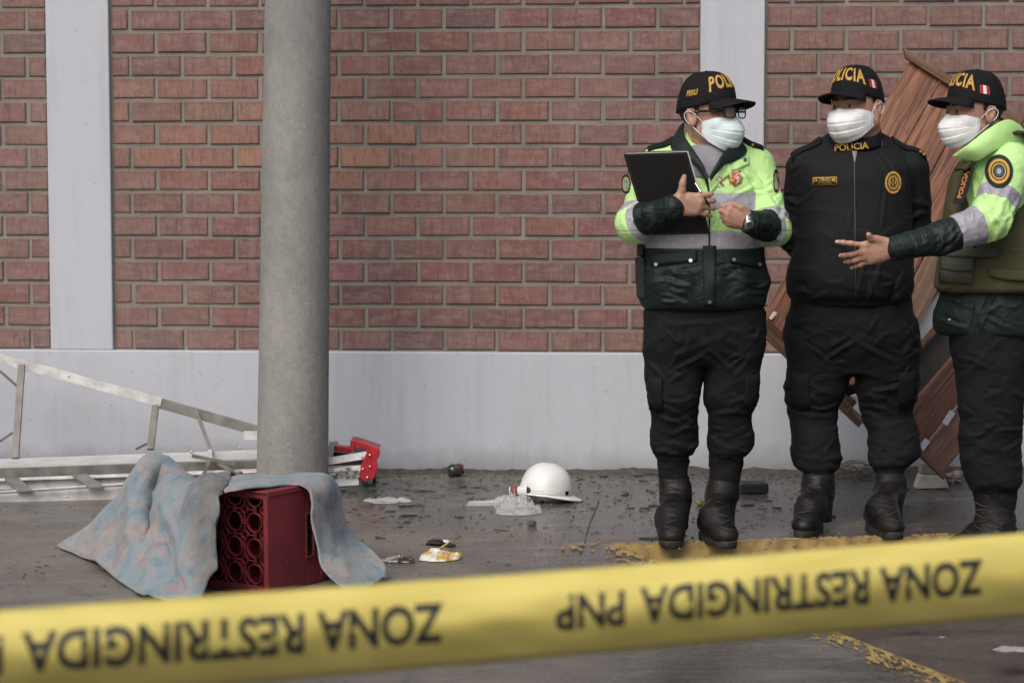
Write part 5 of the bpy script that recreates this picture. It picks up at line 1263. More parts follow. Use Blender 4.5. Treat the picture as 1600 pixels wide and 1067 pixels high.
Vg = creases(Vg, Fg, 7.0, [(192, 795, 190, 54, .016, 9), (178, 850, 150, 40, .012, 8), (215, 850, 190, 68, .014, 9), (150, 855, 100, 22, .010, 6), (262, 850, 170, 80, .012, 8), (285, 800, 110, -50, .012, 7), (240, 905, 90, 20, .010, 6), (205, 915, 60, -30, .008, 5), (300, 880, 110, 75, .010, 7), (232, 780, 80, 60, .012, 6), (330, 850, 130, 84, .008, 7), (170, 815, 70, 50, .010, 5), (255, 760, 60, -62, .010, 6)]+rnd_creases(81, 26, 120, 330, 780, 920, (50, 75, 20, -20), 18, .006, ln=(25, 60), wd_=(3, 5)), face=True)
grey_amt = np.clip((uu-.70)*9, 0, 1)*np.clip(.75+.5*vnoise(Vg*9, 3), 0, 1)
grey_amt = np.maximum(grey_amt, .75*np.exp(-((uu-.42)/.05)**2-((vv_-.45)/.12)**2))  # one more greyed patch, in the hollow below the peak
ctrl2 = [
 KW([(342, 748, 7.0), (346, 754, 6.84), (350, 768, 6.60)]),
 KW([(372, 744, 7.0), (378, 749, 6.80), (384, 764, 6.58)]),
 KW([(410, 744, 7.0), (416, 748, 6.82), (424, 760, 6.66)]),
 KW([(450, 744, 7.02), (452, 748, 6.86), (454, 759, 6.72)]),
 KW([(500, 740, 7.06), (497, 746, 6.86), (474, 759, 6.70)]),
 KW([(524, 760, 7.06), (513, 766, 6.79), (488, 773, 6.68)]),
 KW([(528, 800, 6.95), (512, 812, 6.76), (490, 816, 6.66)]),
 KW([(546, 840, 6.96), (526, 852, 6.76), (498, 856, 6.64)]),
 KW([(566, 858, 6.92), (544, 880, 6.68), (505, 890, 6.58)]),
 KW([(594, 886, 6.80), (562, 902, 6.62), (528, 912, 6.48)]),
 KW([(596, 904, 6.72), (572, 915, 6.58), (545, 926, 6.46)]),
]
for r_c in ctrl2[1:8]: b_ = r_c[0]; r_c.insert(0, np.array([b_[0]+.01, b_[1]+.10, gz(b_[0])+.02])); r_c.insert(1, b_+np.array([0, .05, -.06]))
ctrl2[0] = [ctrl2[1][0], ctrl2[1][1]]+ctrl2[0]; ctrl2[8:] = [[r_[0]+np.array([0, .06, 0]), r_[0]+np.array([0, .03, 0])]+r_ for r_ in ctrl2[8:]]
Sg = cr2(ctrl2, 8, 7); nu2, nv2 = Sg.shape[:2]; V2g = Sg.reshape(-1, 3)
m2 = MB(); m2.grid(V2g, nu2, nv2); F2g = np.array(m2.F); Nn = vnormals(V2g, F2g)
uu2 = np.repeat(np.linspace(0, 1, nu2), nv2); vv2 = np.tile(np.linspace(0, 1, nv2), nu2)
V2g = V2g+Nn*((.012*np.sin(vv2*7+uu2*3)*np.clip((uu2-.35)*4, 0, 1)+.005*vnoise(V2g*18, 8)))[:, None]
V2g = creases(V2g, F2g, 6.8, [(530, 850, 120, -62, .014, 8), (515, 835, 110, -70, .010, 6), (548, 880, 80, -52, .012, 7), (420, 750, 90, 3, .006, 4), (500, 790, 60, -66, .008, 5), (565, 895, 50, -35, .010, 6)], face=True)
VV = np.concatenate([Vg, V2g]); FF = np.concatenate([Fg, F2g+len(Vg)])
VV[:, 2] = np.maximum(VV[:, 2], gz(VV[:, 0])+.006+.004*vnoise(VV*30, 2)); g2 = np.concatenate([grey_amt, np.zeros(len(V2g))])
bl = mk('blanket', VV, FF, m_bl, attrs={'grey_amt': g2}, base=(VV[:, 0].mean(), VV[:, 1].mean(), gz(VV[:, 0].mean())), solid=.009, sub=1)
tag(bl, 'crumpled pale blue and pink fleece blanket draped over the red crate and ground', 'blanket')

# ================= aluminium stepladder lying on its side =================
m_al = mat('aluminium', lin(208, 211, 213), .40, col2=lin(190, 193, 196), nscale=9, metal=.12, bump=.0006, bscale=200, rough2=.55, stretch=(1, 6, 6))
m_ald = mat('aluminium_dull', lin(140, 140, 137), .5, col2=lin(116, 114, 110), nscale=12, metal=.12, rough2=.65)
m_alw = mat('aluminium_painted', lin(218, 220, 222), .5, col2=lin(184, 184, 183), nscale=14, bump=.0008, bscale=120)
m_alk = mat('aluminium_grime_shade', lin(122, 120, 116), .5, col2=lin(92, 90, 86), nscale=14, metal=.12)
lad = empty('stepladder', G(250, 805), 'long aluminium stepladder with red end cap lying open along the foot of the wall', 'ladder')
def rail(a, b, w_, t, name='rail', m=m_al, up=(0, 0, 1), flip=-1, th=.003):
    mb = MB(); mb.channel(a, b, w_, t, th, up=up, flip=flip); return mb.build(name, m, lad, smooth=False, bevel=.0008)
YA = 9.18
rail(W(-260, 489, YA+.05), W(252, 629, YA), .040, .022, m=m_alw)
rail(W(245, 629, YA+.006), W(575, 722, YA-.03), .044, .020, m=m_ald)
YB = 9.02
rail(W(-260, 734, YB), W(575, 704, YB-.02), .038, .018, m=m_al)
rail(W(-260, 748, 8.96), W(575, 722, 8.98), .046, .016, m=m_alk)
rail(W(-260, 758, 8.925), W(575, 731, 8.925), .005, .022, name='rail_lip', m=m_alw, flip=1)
rail(W(-260, 786, 8.60), W(560, 735, 8.78), .005, .014, name='rail_lip', m=m_alk, flip=1)  # dark metal on this lip paints in the shadow line between the rails
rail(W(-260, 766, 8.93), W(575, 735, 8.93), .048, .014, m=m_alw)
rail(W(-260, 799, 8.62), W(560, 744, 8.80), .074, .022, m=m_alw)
for x0, y0, x1, y1 in ((34, 570, 24, 716), (243, 634, 235, 702), (-150, 522, -160, 722)):
    mb = MB(); mb.beam(W(x0, y0, YA-.012), W(x1, y1, YB-.005), .030, .016, up=(0, 1, 0)); mb.build('cross_bar', m_alk, lad, smooth=False, bevel=.001)
for a, b in (((-16, 566), (30, 606)), ((-20, 703), (20, 676)), ((236, 690), (212, 702))):
    mb = MB(); mb.beam(W(*a, YA-.02), W(*b, YA-.03), .011, .004, up=(0, 1, 0)); mb.build('corner_brace', m_alk, lad, smooth=False)
for a, b, y0, y1 in (((306, 641), (331, 708), YA-.02, 8.98), ((331, 708), (313, 756), 8.96, 8.80), ((329, 716), (372, 742), 8.95, 8.85), ((300, 712), (368, 725), 8.94, 8.90)):
    mb = MB(); mb.beam(W(*a, y0), W(*b, y1), .016, .005, up=(0, 1, 0)); mb.build('spreader', m_alk, lad, smooth=False, bevel=.001)
mb = MB(); c = W(329, 712, 8.93); mb.box(c, (.010, 0, .002), (0, .008, 0), (-.002, 0, .026)); mb.build('hinge', m_al, lad, smooth=False, bevel=.003)
for a, b in (((18, 748), (40, 768)), ((124, 742), (152, 762)), ((-110, 752), (-90, 774)), ((262, 737), (284, 755)), ((430, 728), (445, 745))):
    mb = MB(); mb.beam(W(*a, 8.92), W(*b, 8.66), .06, .010, up=(0, 0, 1)); mb.build('step', m_ald, lad, smooth=False, bevel=.001)
for x, y, Y in ((108, 588, YA-.02), (299, 706, YB-.02), (375, 700, YB-.02), (287, 743, 8.905), (104, 776, 8.60)):
    mb = MB(); mb.lathe([(.0001, .003), (.004, .0025), (.0055, 0)], 10, W(x, y, Y), ax=((1, 0, 0), (0, 0, 1), (0, -1, 0))); mb.build('rivet', m_metal, lad)
mb = MB(); mb.abox(W(18, 806, 8.64)-np.array([0, .02, 0]), W(36, 794, 8.66)); mb.build('rubber_foot', m_sole, lad, smooth=False)
mb = MB(); mb.abox(W(130, 795, 8.66)-np.array([0, .02, 0]), W(148, 787, 8.68)); mb.build('rubber_foot', m_sole, lad, smooth=False)
mb = MB(); mb.box(W(392, 680, 9.0), (.03, 0, 0), (0, .01, 0), (0, 0, .018)); mb.build('bracket', m_alw, lad, smooth=False)
# red cap
m_rp = mat('red_cap_plastic', lin(178, 36, 50), .35, col2=lin(140, 28, 40), nscale=10, bump=.001, bscale=60)
def plate(pts, Y, th, name, m, par, bev=.003):
    P_ = [W(x, y, Y) for x, y in pts]; n = len(P_); V = P_+[p+np.array([0, th, 0]) for p in P_]
    F = [list(range(n))[::-1] if False else list(range(n)), list(range(n, 2*n))[::-1]]+[[i, i+n, (i+1) % n+n, (i+1) % n] for i in range(n)]
    o = mk(name, V, F, m, par, smooth=False, bevel=bev)
    bm = bmesh.new(); bm.from_mesh(o.data); bmesh.ops.recalc_face_normals(bm, faces=bm.faces[:]); bm.to_mesh(o.data); bm.free(); return o
plate([(576, 695), (592, 701), (594, 706), (591, 716), (588, 719), (590, 726), (588, 738), (584, 748), (572, 752), (563, 748), (561, 741), (566, 722), (573, 706)], 8.78, .022, 'cap_plate', m_rp, lad)
plate([(548, 687), (556, 688), (592, 700), (590, 708), (578, 706), (570, 703), (563, 699), (556, 696), (552, 706), (546, 702)], 8.84, .13, 'cap_top', m_rp, lad)
plate([(522, 696), (550, 699), (548, 708), (521, 704)], 8.90, .05, 'cap_arm', m_rp, lad)
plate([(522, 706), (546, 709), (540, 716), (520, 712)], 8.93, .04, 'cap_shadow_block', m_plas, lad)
rail(W(505, 722, 8.80), W(573, 711, 8.785), .030, .014, m=m_alw)
rail(W(500, 744, 8.80), W(564, 736, 8.79), .050, .018, m=m_alw)
for x, y in ((578, 711), (578, 729), (567, 733), (574, 746), (566, 714)):
    mb = MB(); mb.lathe([(.0001, .004), (.004, .003), (.006, 0)], 10, W(x, y, 8.776), ax=((1, 0, 0), (0, 0, 1), (0, -1, 0))); mb.build('rivet', m_metal, lad)
mb = MB(); rng = random.Random(3)
for k in range(34):
    x = rng.uniform(517, 556); y = rng.uniform(734, 750)-(x-517)*.13; w_ = rng.uniform(.001, .009); mb.box(W(x, y, 8.785), (w_, 0, rng.uniform(-.002, .003)), (0, .0006, 0), (0, 0, rng.uniform(.0008, .0022)))
mb.build('sticker_print', m_patch, lad, smooth=False); lad_print = lad.children[-1]
plate([(514, 690), (527, 689), (530, 696), (522, 697), (520, 714), (514, 716)], 8.99, .02, 'plastic_wrap', m_alw, lad)

# ================= white hard hat =================
hb = G(858, 784); HY = hb[1]+.04; hatroot = empty('hard_hat', (XX(853, 780, HY), HY, gz(hb[0])), 'white plastic hard hat standing on the wet pavement beside the clear bag', 'hard hat')
m_hat = mat('hat_shell', lin(226, 228, 228), .32, col2=lin(208, 210, 210), nscale=12, rough2=.45)
hc_ = np.array([XX(853, 780, HY), HY, gz(hb[0])+.030]); k = 1/(FPX/HY); rx_ = 41*k; rz_ = ZZ(725, HY)-hc_[2]; tl = np.array(Matrix.Rotation(R(5), 3, 'Y') @ Matrix.Rotation(R(-4), 3, 'X'))
def HT(p): return hc_+tl@np.asarray(p, float)
V = []; nu, nv = 56, 24
for i in range(nu):
    a = 2*pi*i/nu
    for j in range(nv):
        q = j/(nv-1); th_ = q*pi/2*.9999; c_ = cos(th_)**.82; s_ = sin(th_); x, y = rx_*1.02*c_*cos(a), .112*c_*sin(a); z_ = rz_*s_
        rid = .0035*(math.exp(-(y/.012)**2)+.7*math.exp(-((abs(y)-.038)/.007)**2))*(q > .25)*min(1, (q-.2)*4); z_ += rid; V.append(HT((x, y, z_)))
mb = MB(); mb.grid(V, nu, nv, closeu=True); mb.build('shell', m_hat, hatroot, solid=.003)
V = []
for i in range(nu):
    a = 2*pi*i/nu; f = max(0, cos(a))
    for j in range(6):
        t = j/5; ex = .010+.036*f**2.2; x = (rx_*1.02+ex*t)*cos(a); y = (.112+ex*.6*t)*sin(a); z_ = -.006*t-.012*t*f; V.append(HT((x, y, z_)))
mb = MB(); mb.grid(V, nu, 6, closeu=True); mb.build('brim', m_hat, hatroot, solid=.004)
mb = MB()
for (a0, a1) in ((R(235), R(262)), (R(285), R(320))):
    for z0 in (.006, .016): mb.tube([HT(((rx_*1.025)*cos(a), .1135*sin(a), z0)) for a in np.linspace(a0, a1, 8)], .0014, 5)
mb.build('rain_ridge', m_hat, hatroot)
mb = MB(); a = R(318); mb.box(HT((rx_*1.03*cos(a), .115*sin(a), .014)), tl@np.array([.006, .004, 0]), tl@np.array([.002, -.003, 0]), tl@np.array([0, 0, .008])); mb.build('slot', m_plas, hatroot, smooth=False)

# ================= tape across the foreground =================
m_tape, P = newmat('yellow_tape'); v = coords(m_tape)
L(m_tape, mixc(m_tape, mapr(m_tape, noise(m_tape, coords(m_tape, (3, 3, 30)), 2, 3), .35, .65), lin(216, 202, 116), lin(206, 191, 102)), P.inputs[0]); P.inputs['Roughness'].default_value = .38
m_ink = mat('tape_ink', lin(38, 42, 48), .5)
def tY(px): return 1/(.507-5.24e-5*px)
def tape_pt(px, w_, off=0.):
    """px along the tape, w_ 0 (upper edge) .. 1 (lower edge)"""
    x = px; top = np.interp(x, [-400, 0, 800, 1600, 2000], [1006, 953, 897, 832, 798]); bot = np.interp(x, [-400, 0, 370, 800, 1600, 2000], [1140, 1093, 1069, 1032, 962, 926])
    Y = tY(px); c = (w_-.5)*2; lean = .020*(w_-.5)*2*0
    fold = .027*(1-c*c)-.010*c+.004*sin(px*.006+w_*2)+.0012*sin(px*.021+w_*9)+.0008*sin(px*.05-w_*14)-.012*abs(w_-.52)
    p = W(px, top+(bot-top)*w_, Y-fold-off); return p
V = []; pxs = np.linspace(-380, 1980, 190)
for x in pxs:
    for j in range(15): V.append(tape_pt(x, j/14))
mb = MB(); mb.grid(V, len(pxs), 15); tp = empty('barrier_tape', tape_pt(800, .5), 'yellow barrier tape with upside down black capitals stretched across the foreground', 'barrier tape')
mb.build('tape_strip', m_tape, tp, solid=.0004)
def tape_text(s, x_right, x_left, w0, w1):
    V_, F_ = text_mesh(s, 1.0, bold=.026); V_ = np.array(V_); a0, a1 = V_[:, 0].min(), V_[:, 0].max(); b0, b1 = V_[:, 1].min(), V_[:, 1].max()
    # distance along the tape is proportional to integral of Y^2
    px = np.linspace(x_left, x_right, 60); s_ = np.concatenate([[0], np.cumsum(np.diff(px)*((tY(px[1:])+tY(px[:-1]))/2)**2)]); s_ /= s_[-1]
    out = []
    for x, y, z in V_:
        t = 1-(x-a0)/(a1-a0); q = np.interp(t, s_, px); h = (y-b0)/(b1-b0); out.append(tape_pt(q, w0+(w1-w0)*h, .0012))
    return mk('tape_lettering', out, F_, m_ink, tp, smooth=False)
tape_text('ZONA RESTRINGIDA', 1536, 1000, .27, .70)
tape_text('PNP', 976, 868, .29, .70)
tape_text('ZONA RESTRINGIDA', 693, 34, .26, .72)
tape_text('PNP', 4, -130, .28, .72)
tape_text('PNP', 1770, 1680, .27, .70)

# ================= leaning wooden panels =================
def wood(name, a, b, sc=1.):
    m, P = newmat(name); tc = N(m, 'ShaderNodeAttribute', attribute_name='grain'); mp = N(m, 'ShaderNodeMapping'); L(m, tc.outputs['Vector'], mp.inputs[0]); mp.inputs['Scale'].default_value = (1.2, 22, 1)
    n1 = noise(m, mp.outputs[0], 2.2, 8, .65, 1.2); mp2 = N(m, 'ShaderNodeMapping'); L(m, tc.outputs['Vector'], mp2.inputs[0]); mp2.inputs['Scale'].default_value = (2, 5, 1)
    wv = N(m, 'ShaderNodeTexWave'); wv.wave_type = 'BANDS'; wv.bands_direction = 'Y'; L(m, mp2.outputs[0], wv.inputs['Vector']); wv.inputs['Scale'].default_value = 1.7; wv.inputs['Distortion'].default_value = 14; wv.inputs['Detail'].default_value = 4; wv.inputs['Detail Scale'].default_value = .6
    c = mixc(m, mapr(m, n1, .42, .60), a, b); c = mixc(m, mapr(m, wv.outputs['Fac'], 0., .8, .3, 0), c, tuple(x*.45 for x in b[:3])+(1,))
    c = mixc(m, mapr(m, noise(m, mp2.outputs[0], 2.4, 5), .55, .75, 0, .6), c, lin(120, 88, 70))
    L(m, c, P.inputs[0]); P.inputs['Roughness'].default_value = .55; bump(m, n1, .003); return m
m_w1 = wood('varnished_wood', lin(148, 104, 80), lin(96, 60, 46)); m_w2 = wood('dark_wood', lin(104, 68, 54), lin(72, 47, 40)); m_w3 = wood('weathered_wood', lin(128, 100, 78), lin(92, 70, 54))
def plank(p0, p1, p2, p3, Y0, Y1, th, name, m, parent, Y0b=None, Y1b=None, bev=.0025, chips=0, seed=0):
    """quad of pixels p0,p1 along one edge; p3,p2 along the other; Y0 depth at p0/p3, Y1 at p1/p2"""
    a, b, c, d = W(*p0, Y0), W(*p1, Y1), W(*p2, Y1b or Y1), W(*p3, Y0b or Y0); n = unit(np.cross(b-a, d-a)); n = n*np.sign(n[1]); V = []; nu, nv = 15, 5; rs = np.random.RandomState(seed+1)
    jag = rs.rand(nv)*chips
    gr = []
    ln, wd_ = np.linalg.norm(b-a), np.linalg.norm(d-a); off = rs.rand(2)*20
    for side in (0, 1):
        for i in range(nu):
            for j in range(nv):
                u, v = i/(nu-1), j/(nv-1); uu_ = u*(1-jag[j]/ln) ; p = (a*(1-uu_)+b*uu_)*(1-v)+(d*(1-uu_)+c*uu_)*v
                p = p+n*(th*side+.002*sin(u*3+seed)); V.append(p); gr.append((u*ln+off[0], v*wd_+off[1]+side*.1, 0, 1))
    idx = lambda s, i, j: s*nu*nv+i*nv+j; F = []
    for i in range(nu-1):
        for j in range(nv-1): F += [[idx(0, i, j), idx(0, i+1, j), idx(0, i+1, j+1), idx(0, i, j+1)], [idx(1, i, j), idx(1, i, j+1), idx(1, i+1, j+1), idx(1, i+1, j)]]
        for j in (0, nv-1): F.append([idx(0, i, j), idx(1, i, j), idx(1, i+1, j), idx(0, i+1, j)])
    for j in range(nv-1):
        for i in (0, nu-1): F.append([idx(0, i, j), idx(0, i, j+1), idx(1, i, j+1), idx(1, i, j)])
    o = mk(name, V, F, m, parent, smooth=False, attrs={'grain': gr}); bm = bmesh.new(); bm.from_mesh(o.data); bmesh.ops.recalc_face_normals(bm, faces=bm.faces[:]); bm.to_mesh(o.data); bm.free()
    md = o.modifiers.new('bevel', 'BEVEL'); md.width = bev; md.segments = 1; md.limit_method = 'ANGLE'; md.angle_limit = R(50); return o
pn = empty('broken_boards', W(1290, 735, 8.60), 'broken varnished panel of reddish planks with end battens, leaning on the brick wall', 'wooden panel')
Yt, Yb = 9.08, 8.62
def PQ(t, s):     # t across the planks 0..1 (left to right), s down 0..1
    x0, y0 = 1426+t*172, 88+t*104; x1, y1 = 1186+t*176, 500+t*158
    return (x0+(x1-x0)*s, y0+(y1-y0)*s)
ed = [0, .285, .56, .80, 1.0]
for i in range(4):
    t0, t1 = ed[i]+.006, ed[i+1]-.006; s1_ = (1.0, .99, 1.0, .72)[i]
    plank(PQ(t0, .0), PQ(t0, s1_), PQ(t1, s1_), PQ(t1, .0), Yt, Yt+(Yb-Yt)*s1_, .022, 'plank', (m_w1, m_w1, m_w1, m_w3)[i], pn, chips=.03, seed=i)
plank((1412, 75), (1600, 186), (1592, 202), (1416, 92), Yt-.035, Yt-.03, .03, 'batten', m_w3, pn, seed=9)
plank((1600, 178), (1665, 214), (1655, 236), (1592, 200), Yt-.02, Yt-.02, .03, 'batten', m_w3, pn, seed=19)
plank((1186, 500), (1352, 655), (1342, 668), (1184, 518), Yb-.045, Yb-.045, .035, 'batten', m_w3, pn, seed=10)
plank((1200, 498), (1340, 628), (1330, 640), (1196, 508), Yb-.015, Yb-.015, .03, 'inner_batten', m_w2, pn, seed=11)
plank((1234, 452), (1201, 498), (1206, 500), (1240, 462), Yb+.09, Yb-.0, .004, 'splinter', mat('raw_splinter', lin(196, 186, 172), .8), pn, chips=.01)
mb = MB(); c = W(1443, 266, 8.86); mb.lathe([(.0001, .0015), (.013, .0015), (.0135, 0)], 16, c, ax=((1, 0, 0), (0, 0, 1), (0, -1, 0))); mb.build('knot', mat('knot', lin(44, 32, 28), .7), pn)
pn2 = empty('broken_boards', W(1480, 745, 8.55), 'dark plank board with a white edge strip, propped against the wall between two people', 'wooden panel')
plank((1487, 436), (1415, 522), (1426, 548), (1502, 460), 8.92, 8.86, .02, 'white_strip', mat('white_laminate', lin(196, 198, 204), .5), pn2, seed=1)
plank((1502, 461), (1427, 548), (1431, 556), (1508, 468), 8.90, 8.84, .02, 'strip_edge', m_w1, pn2, seed=2)
plank((1512, 470), (1420, 570), (1424, 628), (1528, 506), 8.97, 8.90, .02, 'plank', mat('grey_board', lin(74, 70, 68), .7, col2=lin(58, 54, 52), nscale=12), pn2, seed=3)
plank((1530, 506), (1418, 640), (1432, 712), (1548, 566), 8.84, 8.68, .022, 'plank', m_w2, pn2, seed=4)
plank((1556, 566), (1438, 708), (1474, 738), (1590, 600), 8.80, 8.62, .022, 'plank', m_w2, pn2, seed=5)
plank((1434, 696), (1480, 742), (1474, 750), (1428, 706), 8.58, 8.58, .03, 'batten', m_w2, pn2, seed=6)
for a, b in (((1472, 660), (1485, 640)), ((1435, 699), (1446, 684))):
    plank(a, b, (b[0]+8, b[1]+6), (a[0]+8, a[1]+6), 8.60, 8.62, .003, 'tape_scrap', mat('scrap_white', lin(150, 152, 156), .6), pn2)
# bent metal latch plate
lt = empty('metal_bracket', W(1330, 735, 8.6), 'torn bracket of bright metal and circuit scraps hanging from the end of the panel', 'bracket')
m_brs = mat('brass_dull', lin(150, 130, 96), .4, metal=.6, col2=lin(90, 74, 56), nscale=40)
rng = random.Random(11)
mb = MB()
for k in range(4):
    a = W(1312+k*7, 617+k*8, 8.54); mb.beam(a, a+np.array([.045, .01, -.05]), .012, .002, up=(0, 1, 0))
mb.build('bent_plate', m_metal, lt, smooth=False)
mb = MB()
for k in range(12):
    a = W(rng.uniform(1312, 1348), rng.uniform(598, 645), 8.53); b = a+np.array([rng.uniform(-.03, .03), rng.uniform(-.02, .01), rng.uniform(-.03, .03)]); mb.tube(catmull([a, (a+b)/2+np.array([0, -.01, .012]), b], 4), .0022, 5)
mb.build('wire_ends', m_brs, lt)
mb = MB(); mb.box(W(1332, 608, 8.56), (.03, 0, .012), (0, .012, 0), (-.008, 0, .018)); mb.build('housing', m_plas, lt, smooth=False, bevel=.003)

# ================= things on the ground =================
def blob(name, pts_, h, m, label, cat, group=None, seed=0, amp=.25, flat=.5, n=10, loc=None):
    pass
def crumple(c, rx, ry, rz, seed, nu=22, nv=14, amp=.35, freq=3.2):
    V = []
    for i in range(nu):
        for j in range(nv):
            a = 2*pi*i/nu; b = pi*(j/(nv-1)); d = np.array([sin(b)*cos(a), sin(b)*sin(a), cos(b)]); r = 1+amp*fbm((d*freq/2+seed*3.1)[None], seed, 3)[0]
            V.append(c+d*np.array([rx, ry, rz])*r)
    mb = MB(); mb.grid(V, nu, nv, closeu=True); V = np.array(mb.V); V[:, 2] = np.maximum(V[:, 2], gz(V[:, 0])+.001); return V, mb.F
def lump(name, px, py, wpx, hpx, m, label, cat, seed=0, dz=0., dy=None, amp=.35, group=None, freq=3.2, smooth=True):
    g = G(px, py, dz); k = g[1]/FPX; rx, rz = wpx/2*k, hpx/2*k; c = g+np.array([0, (dy or rx*.8), rz*.8])
    V, F = crumple(c, rx, dy or rx*.8, rz, seed, amp=amp, freq=freq)
    if dz: V[:, 2] = np.maximum(V[:, 2], c[2]-rz*.8)
    return tag(mk(name, V, F, m, base=(g[0], g[1], g[2]), smooth=smooth), label, cat, group)
# plastic bottle base with red ring
g = G(712, 746); bt = empty('bottle', g, 'crushed dark plastic bottle with a red cap lying against the plinth', 'bottle'); c = g+np.array([0, .03, .030])
dx = unit((1, .25, .12)); sx_ = unit(np.cross(dx, UPZ)); axb = (sx_, np.cross(dx, sx_), dx)
mb = MB(); mb.lathe([(.0001, -.034), (.018, -.036), (.026, -.028), (.030, -.012), (.026, .0), (.030, .010), (.027, .022), (.017, .030)], 20, c, ax=axb)
V = np.array(mb.V); V += .003*np.stack([vnoise(V*60, 1), vnoise(V*60, 2), vnoise(V*60, 3)], 1)
mk('bottle_body', V, mb.F, mat('dark_pet', lin(60, 58, 60), .15, spec=.8, col2=lin(30, 28, 28), nscale=40), bt)
mb = MB(); mb.lathe([(.017, .030), (.024, .030), (.024, .035), (.016, .036), (.0001, .036)], 20, c, ax=axb); mb.build('bottle_cap', mat('cap_red', lin(140, 60, 64), .4), bt)
# clear plastic bag with wrappers
m_film, P = newmat('clear_film'); P.inputs['Base Color'].default_value = lin(226, 228, 228); P.inputs['Roughness'].default_value = .12; P.inputs['Alpha'].default_value = .40; P.inputs['Specular IOR Level'].default_value = .9
bump(m_film, noise(m_film, coords(m_film), 22, 3, .5, 1.5), .010)
def film(name, px0, px1, py0, py1, h, label, cat, seed, m=m_film, rot=0.):
    a = G((px0+px1)/2, py1); k = a[1]/FPX; wx = (px1-px0)/2*k; g0 = G((px0+px1)/2, py0+6); wy = max(.05, (g0[1]-a[1])/2)*1.0; c = a+np.array([0, wy, 0]); nu, nv = 46, 34; V = []
    for i in range(nu):
        for j in range(nv):
            u, v = i/(nu-1)*2-1, j/(nv-1)*2-1; r = math.sqrt(u*u+v*v); e = 1+.55*vnoise(np.array([[math.atan2(v, u)*1.2+9, seed, 2.]]), seed)[0]
            q = max(abs(u), abs(v))/(r+1e-6) if r > 0 else 1; x, y = u*q*e*wx, v*q*e*wy
            P_ = np.array([[x*26, y*26, seed]]); f = np.clip(1-max(abs(u), abs(v)), 0, 1)**.32
            z = h*f*(.25+.9*abs(vnoise(P_*.5, seed)[0])+.55*math.exp(-(vnoise(P_*.8+3, seed+1)[0]/.13)**2)+.35*math.exp(-(vnoise(P_*1.5+7, seed+2)[0]/.10)**2)); jx, jy = .006*vnoise(P_*1.1+5, seed+3)[0], .008*vnoise(P_*1.2+9, seed+4)[0]; V.append((c[0]+jx+x*cos(rot)-y*sin(rot), c[1]+jy+x*sin(rot)+y*cos(rot), gz(c[0]+x)+.003+z))
    mb = MB(); mb.grid(V, nu, nv); return tag(mb.build(name, m, base=(c[0], c[1], gz(c[0])), smooth=(m is m_film)), label, cat)
film('plastic_bag', 742, 846, 774, 803, .036, 'crumpled clear plastic bag lying in front of the white hard hat', 'plastic bag', 4)
film('plastic_sheet', 574, 642, 776, 788, .018, 'thin scrap of clear plastic film right of the ladder end', 'plastic scrap', 5)
g = G(842, 790); cup = empty('paper_cup', g, 'white cup with brown and red print lying on its side behind the clear bag', 'cup')
dx = unit((1, -.25, .05)); sx_ = unit(np.cross(dx, UPZ)); axb = (sx_, np.cross(dx, sx_), dx); c = g+np.array([-.035, .075, .050])
mb = MB(); mb.lathe([(.0001, -.085), (.018, -.085), (.026, .048), (.0275, .050), (.026, .052), (.0245, .048), (.016, -.08)], 24, c, ax=axb); mb.build('cup_body', m_white, cup)
mb = MB(); mb.lathe([(.0226, -.01), (.0256, .026)], 24, c, ax=axb); mb.build('cup_label', mat('label_brown', lin(58, 46, 46), .5), cup, solid=.0006)
mb = MB(); mb.lathe([(.0188, -.08), (.0205, -.05)], 24, c, ax=axb); mb.build('cup_label', mat('label_red', lin(128, 66, 60), .5), cup, solid=.0006)
m_stone = mat('stone_grey', lin(84, 84, 86), .8, col2=lin(60, 60, 62), nscale=40, bump=.002, bscale=90)
lump('stone', 831, 823, 15, 11, m_stone, 'small round grey stone on its own in front of the hard hat', 'stone', 3, amp=.15)
m_mud = mat('dark_mud', lin(52, 46, 42), .6, col2=lin(36, 32, 30), nscale=40, bump=.003, bscale=120)
lump('mud_clod', 680, 853, 28, 8, m_mud, 'dark wet clod lying behind the torn snack wrapper', 'mud', 4, amp=.5)
lump('mud_clod', 703, 855, 18, 6, m_mud, 'smaller dark clod touching the back of the torn snack wrapper', 'mud', 9, amp=.5)
lump('paper_scrap', 697, 850, 10, 7, m_white, 'tiny crumpled white paper ball on the dark clod', 'paper', 8, amp=.5)
# foil tray and snack wrapper
m_foil = mat('foil_grey', lin(176, 174, 170), .35, metal=.4, col2=lin(70, 64, 58), nscale=26, lo=.42, hi=.56)
m_snack = mat('snack_print', lin(206, 204, 198), .35, col2=lin(186, 152, 70), nscale=32, lo=.52, hi=.58)
film('flattened_foil', 590, 654, 868, 881, .016, 'flattened grey foil tray with a pale rim beside the blanket', 'foil tray', 7, m_foil, .05)
film('snack_wrapper', 651, 714, 858, 877, .024, 'torn shiny snack wrapper with yellow and white print', 'wrapper', 8, m_snack, .15)
mb = MB(); mb.beam(G(690, 868)+np.array([0, 0, .03]), G(711, 853)+np.array([0, 0, .03]), .006, .003); tag(mb.build('wooden_stick', mat('stick_yellow', lin(196, 170, 96), .6), base=G(690, 868)), 'short yellow stick poking out of the torn snack wrapper', 'stick')
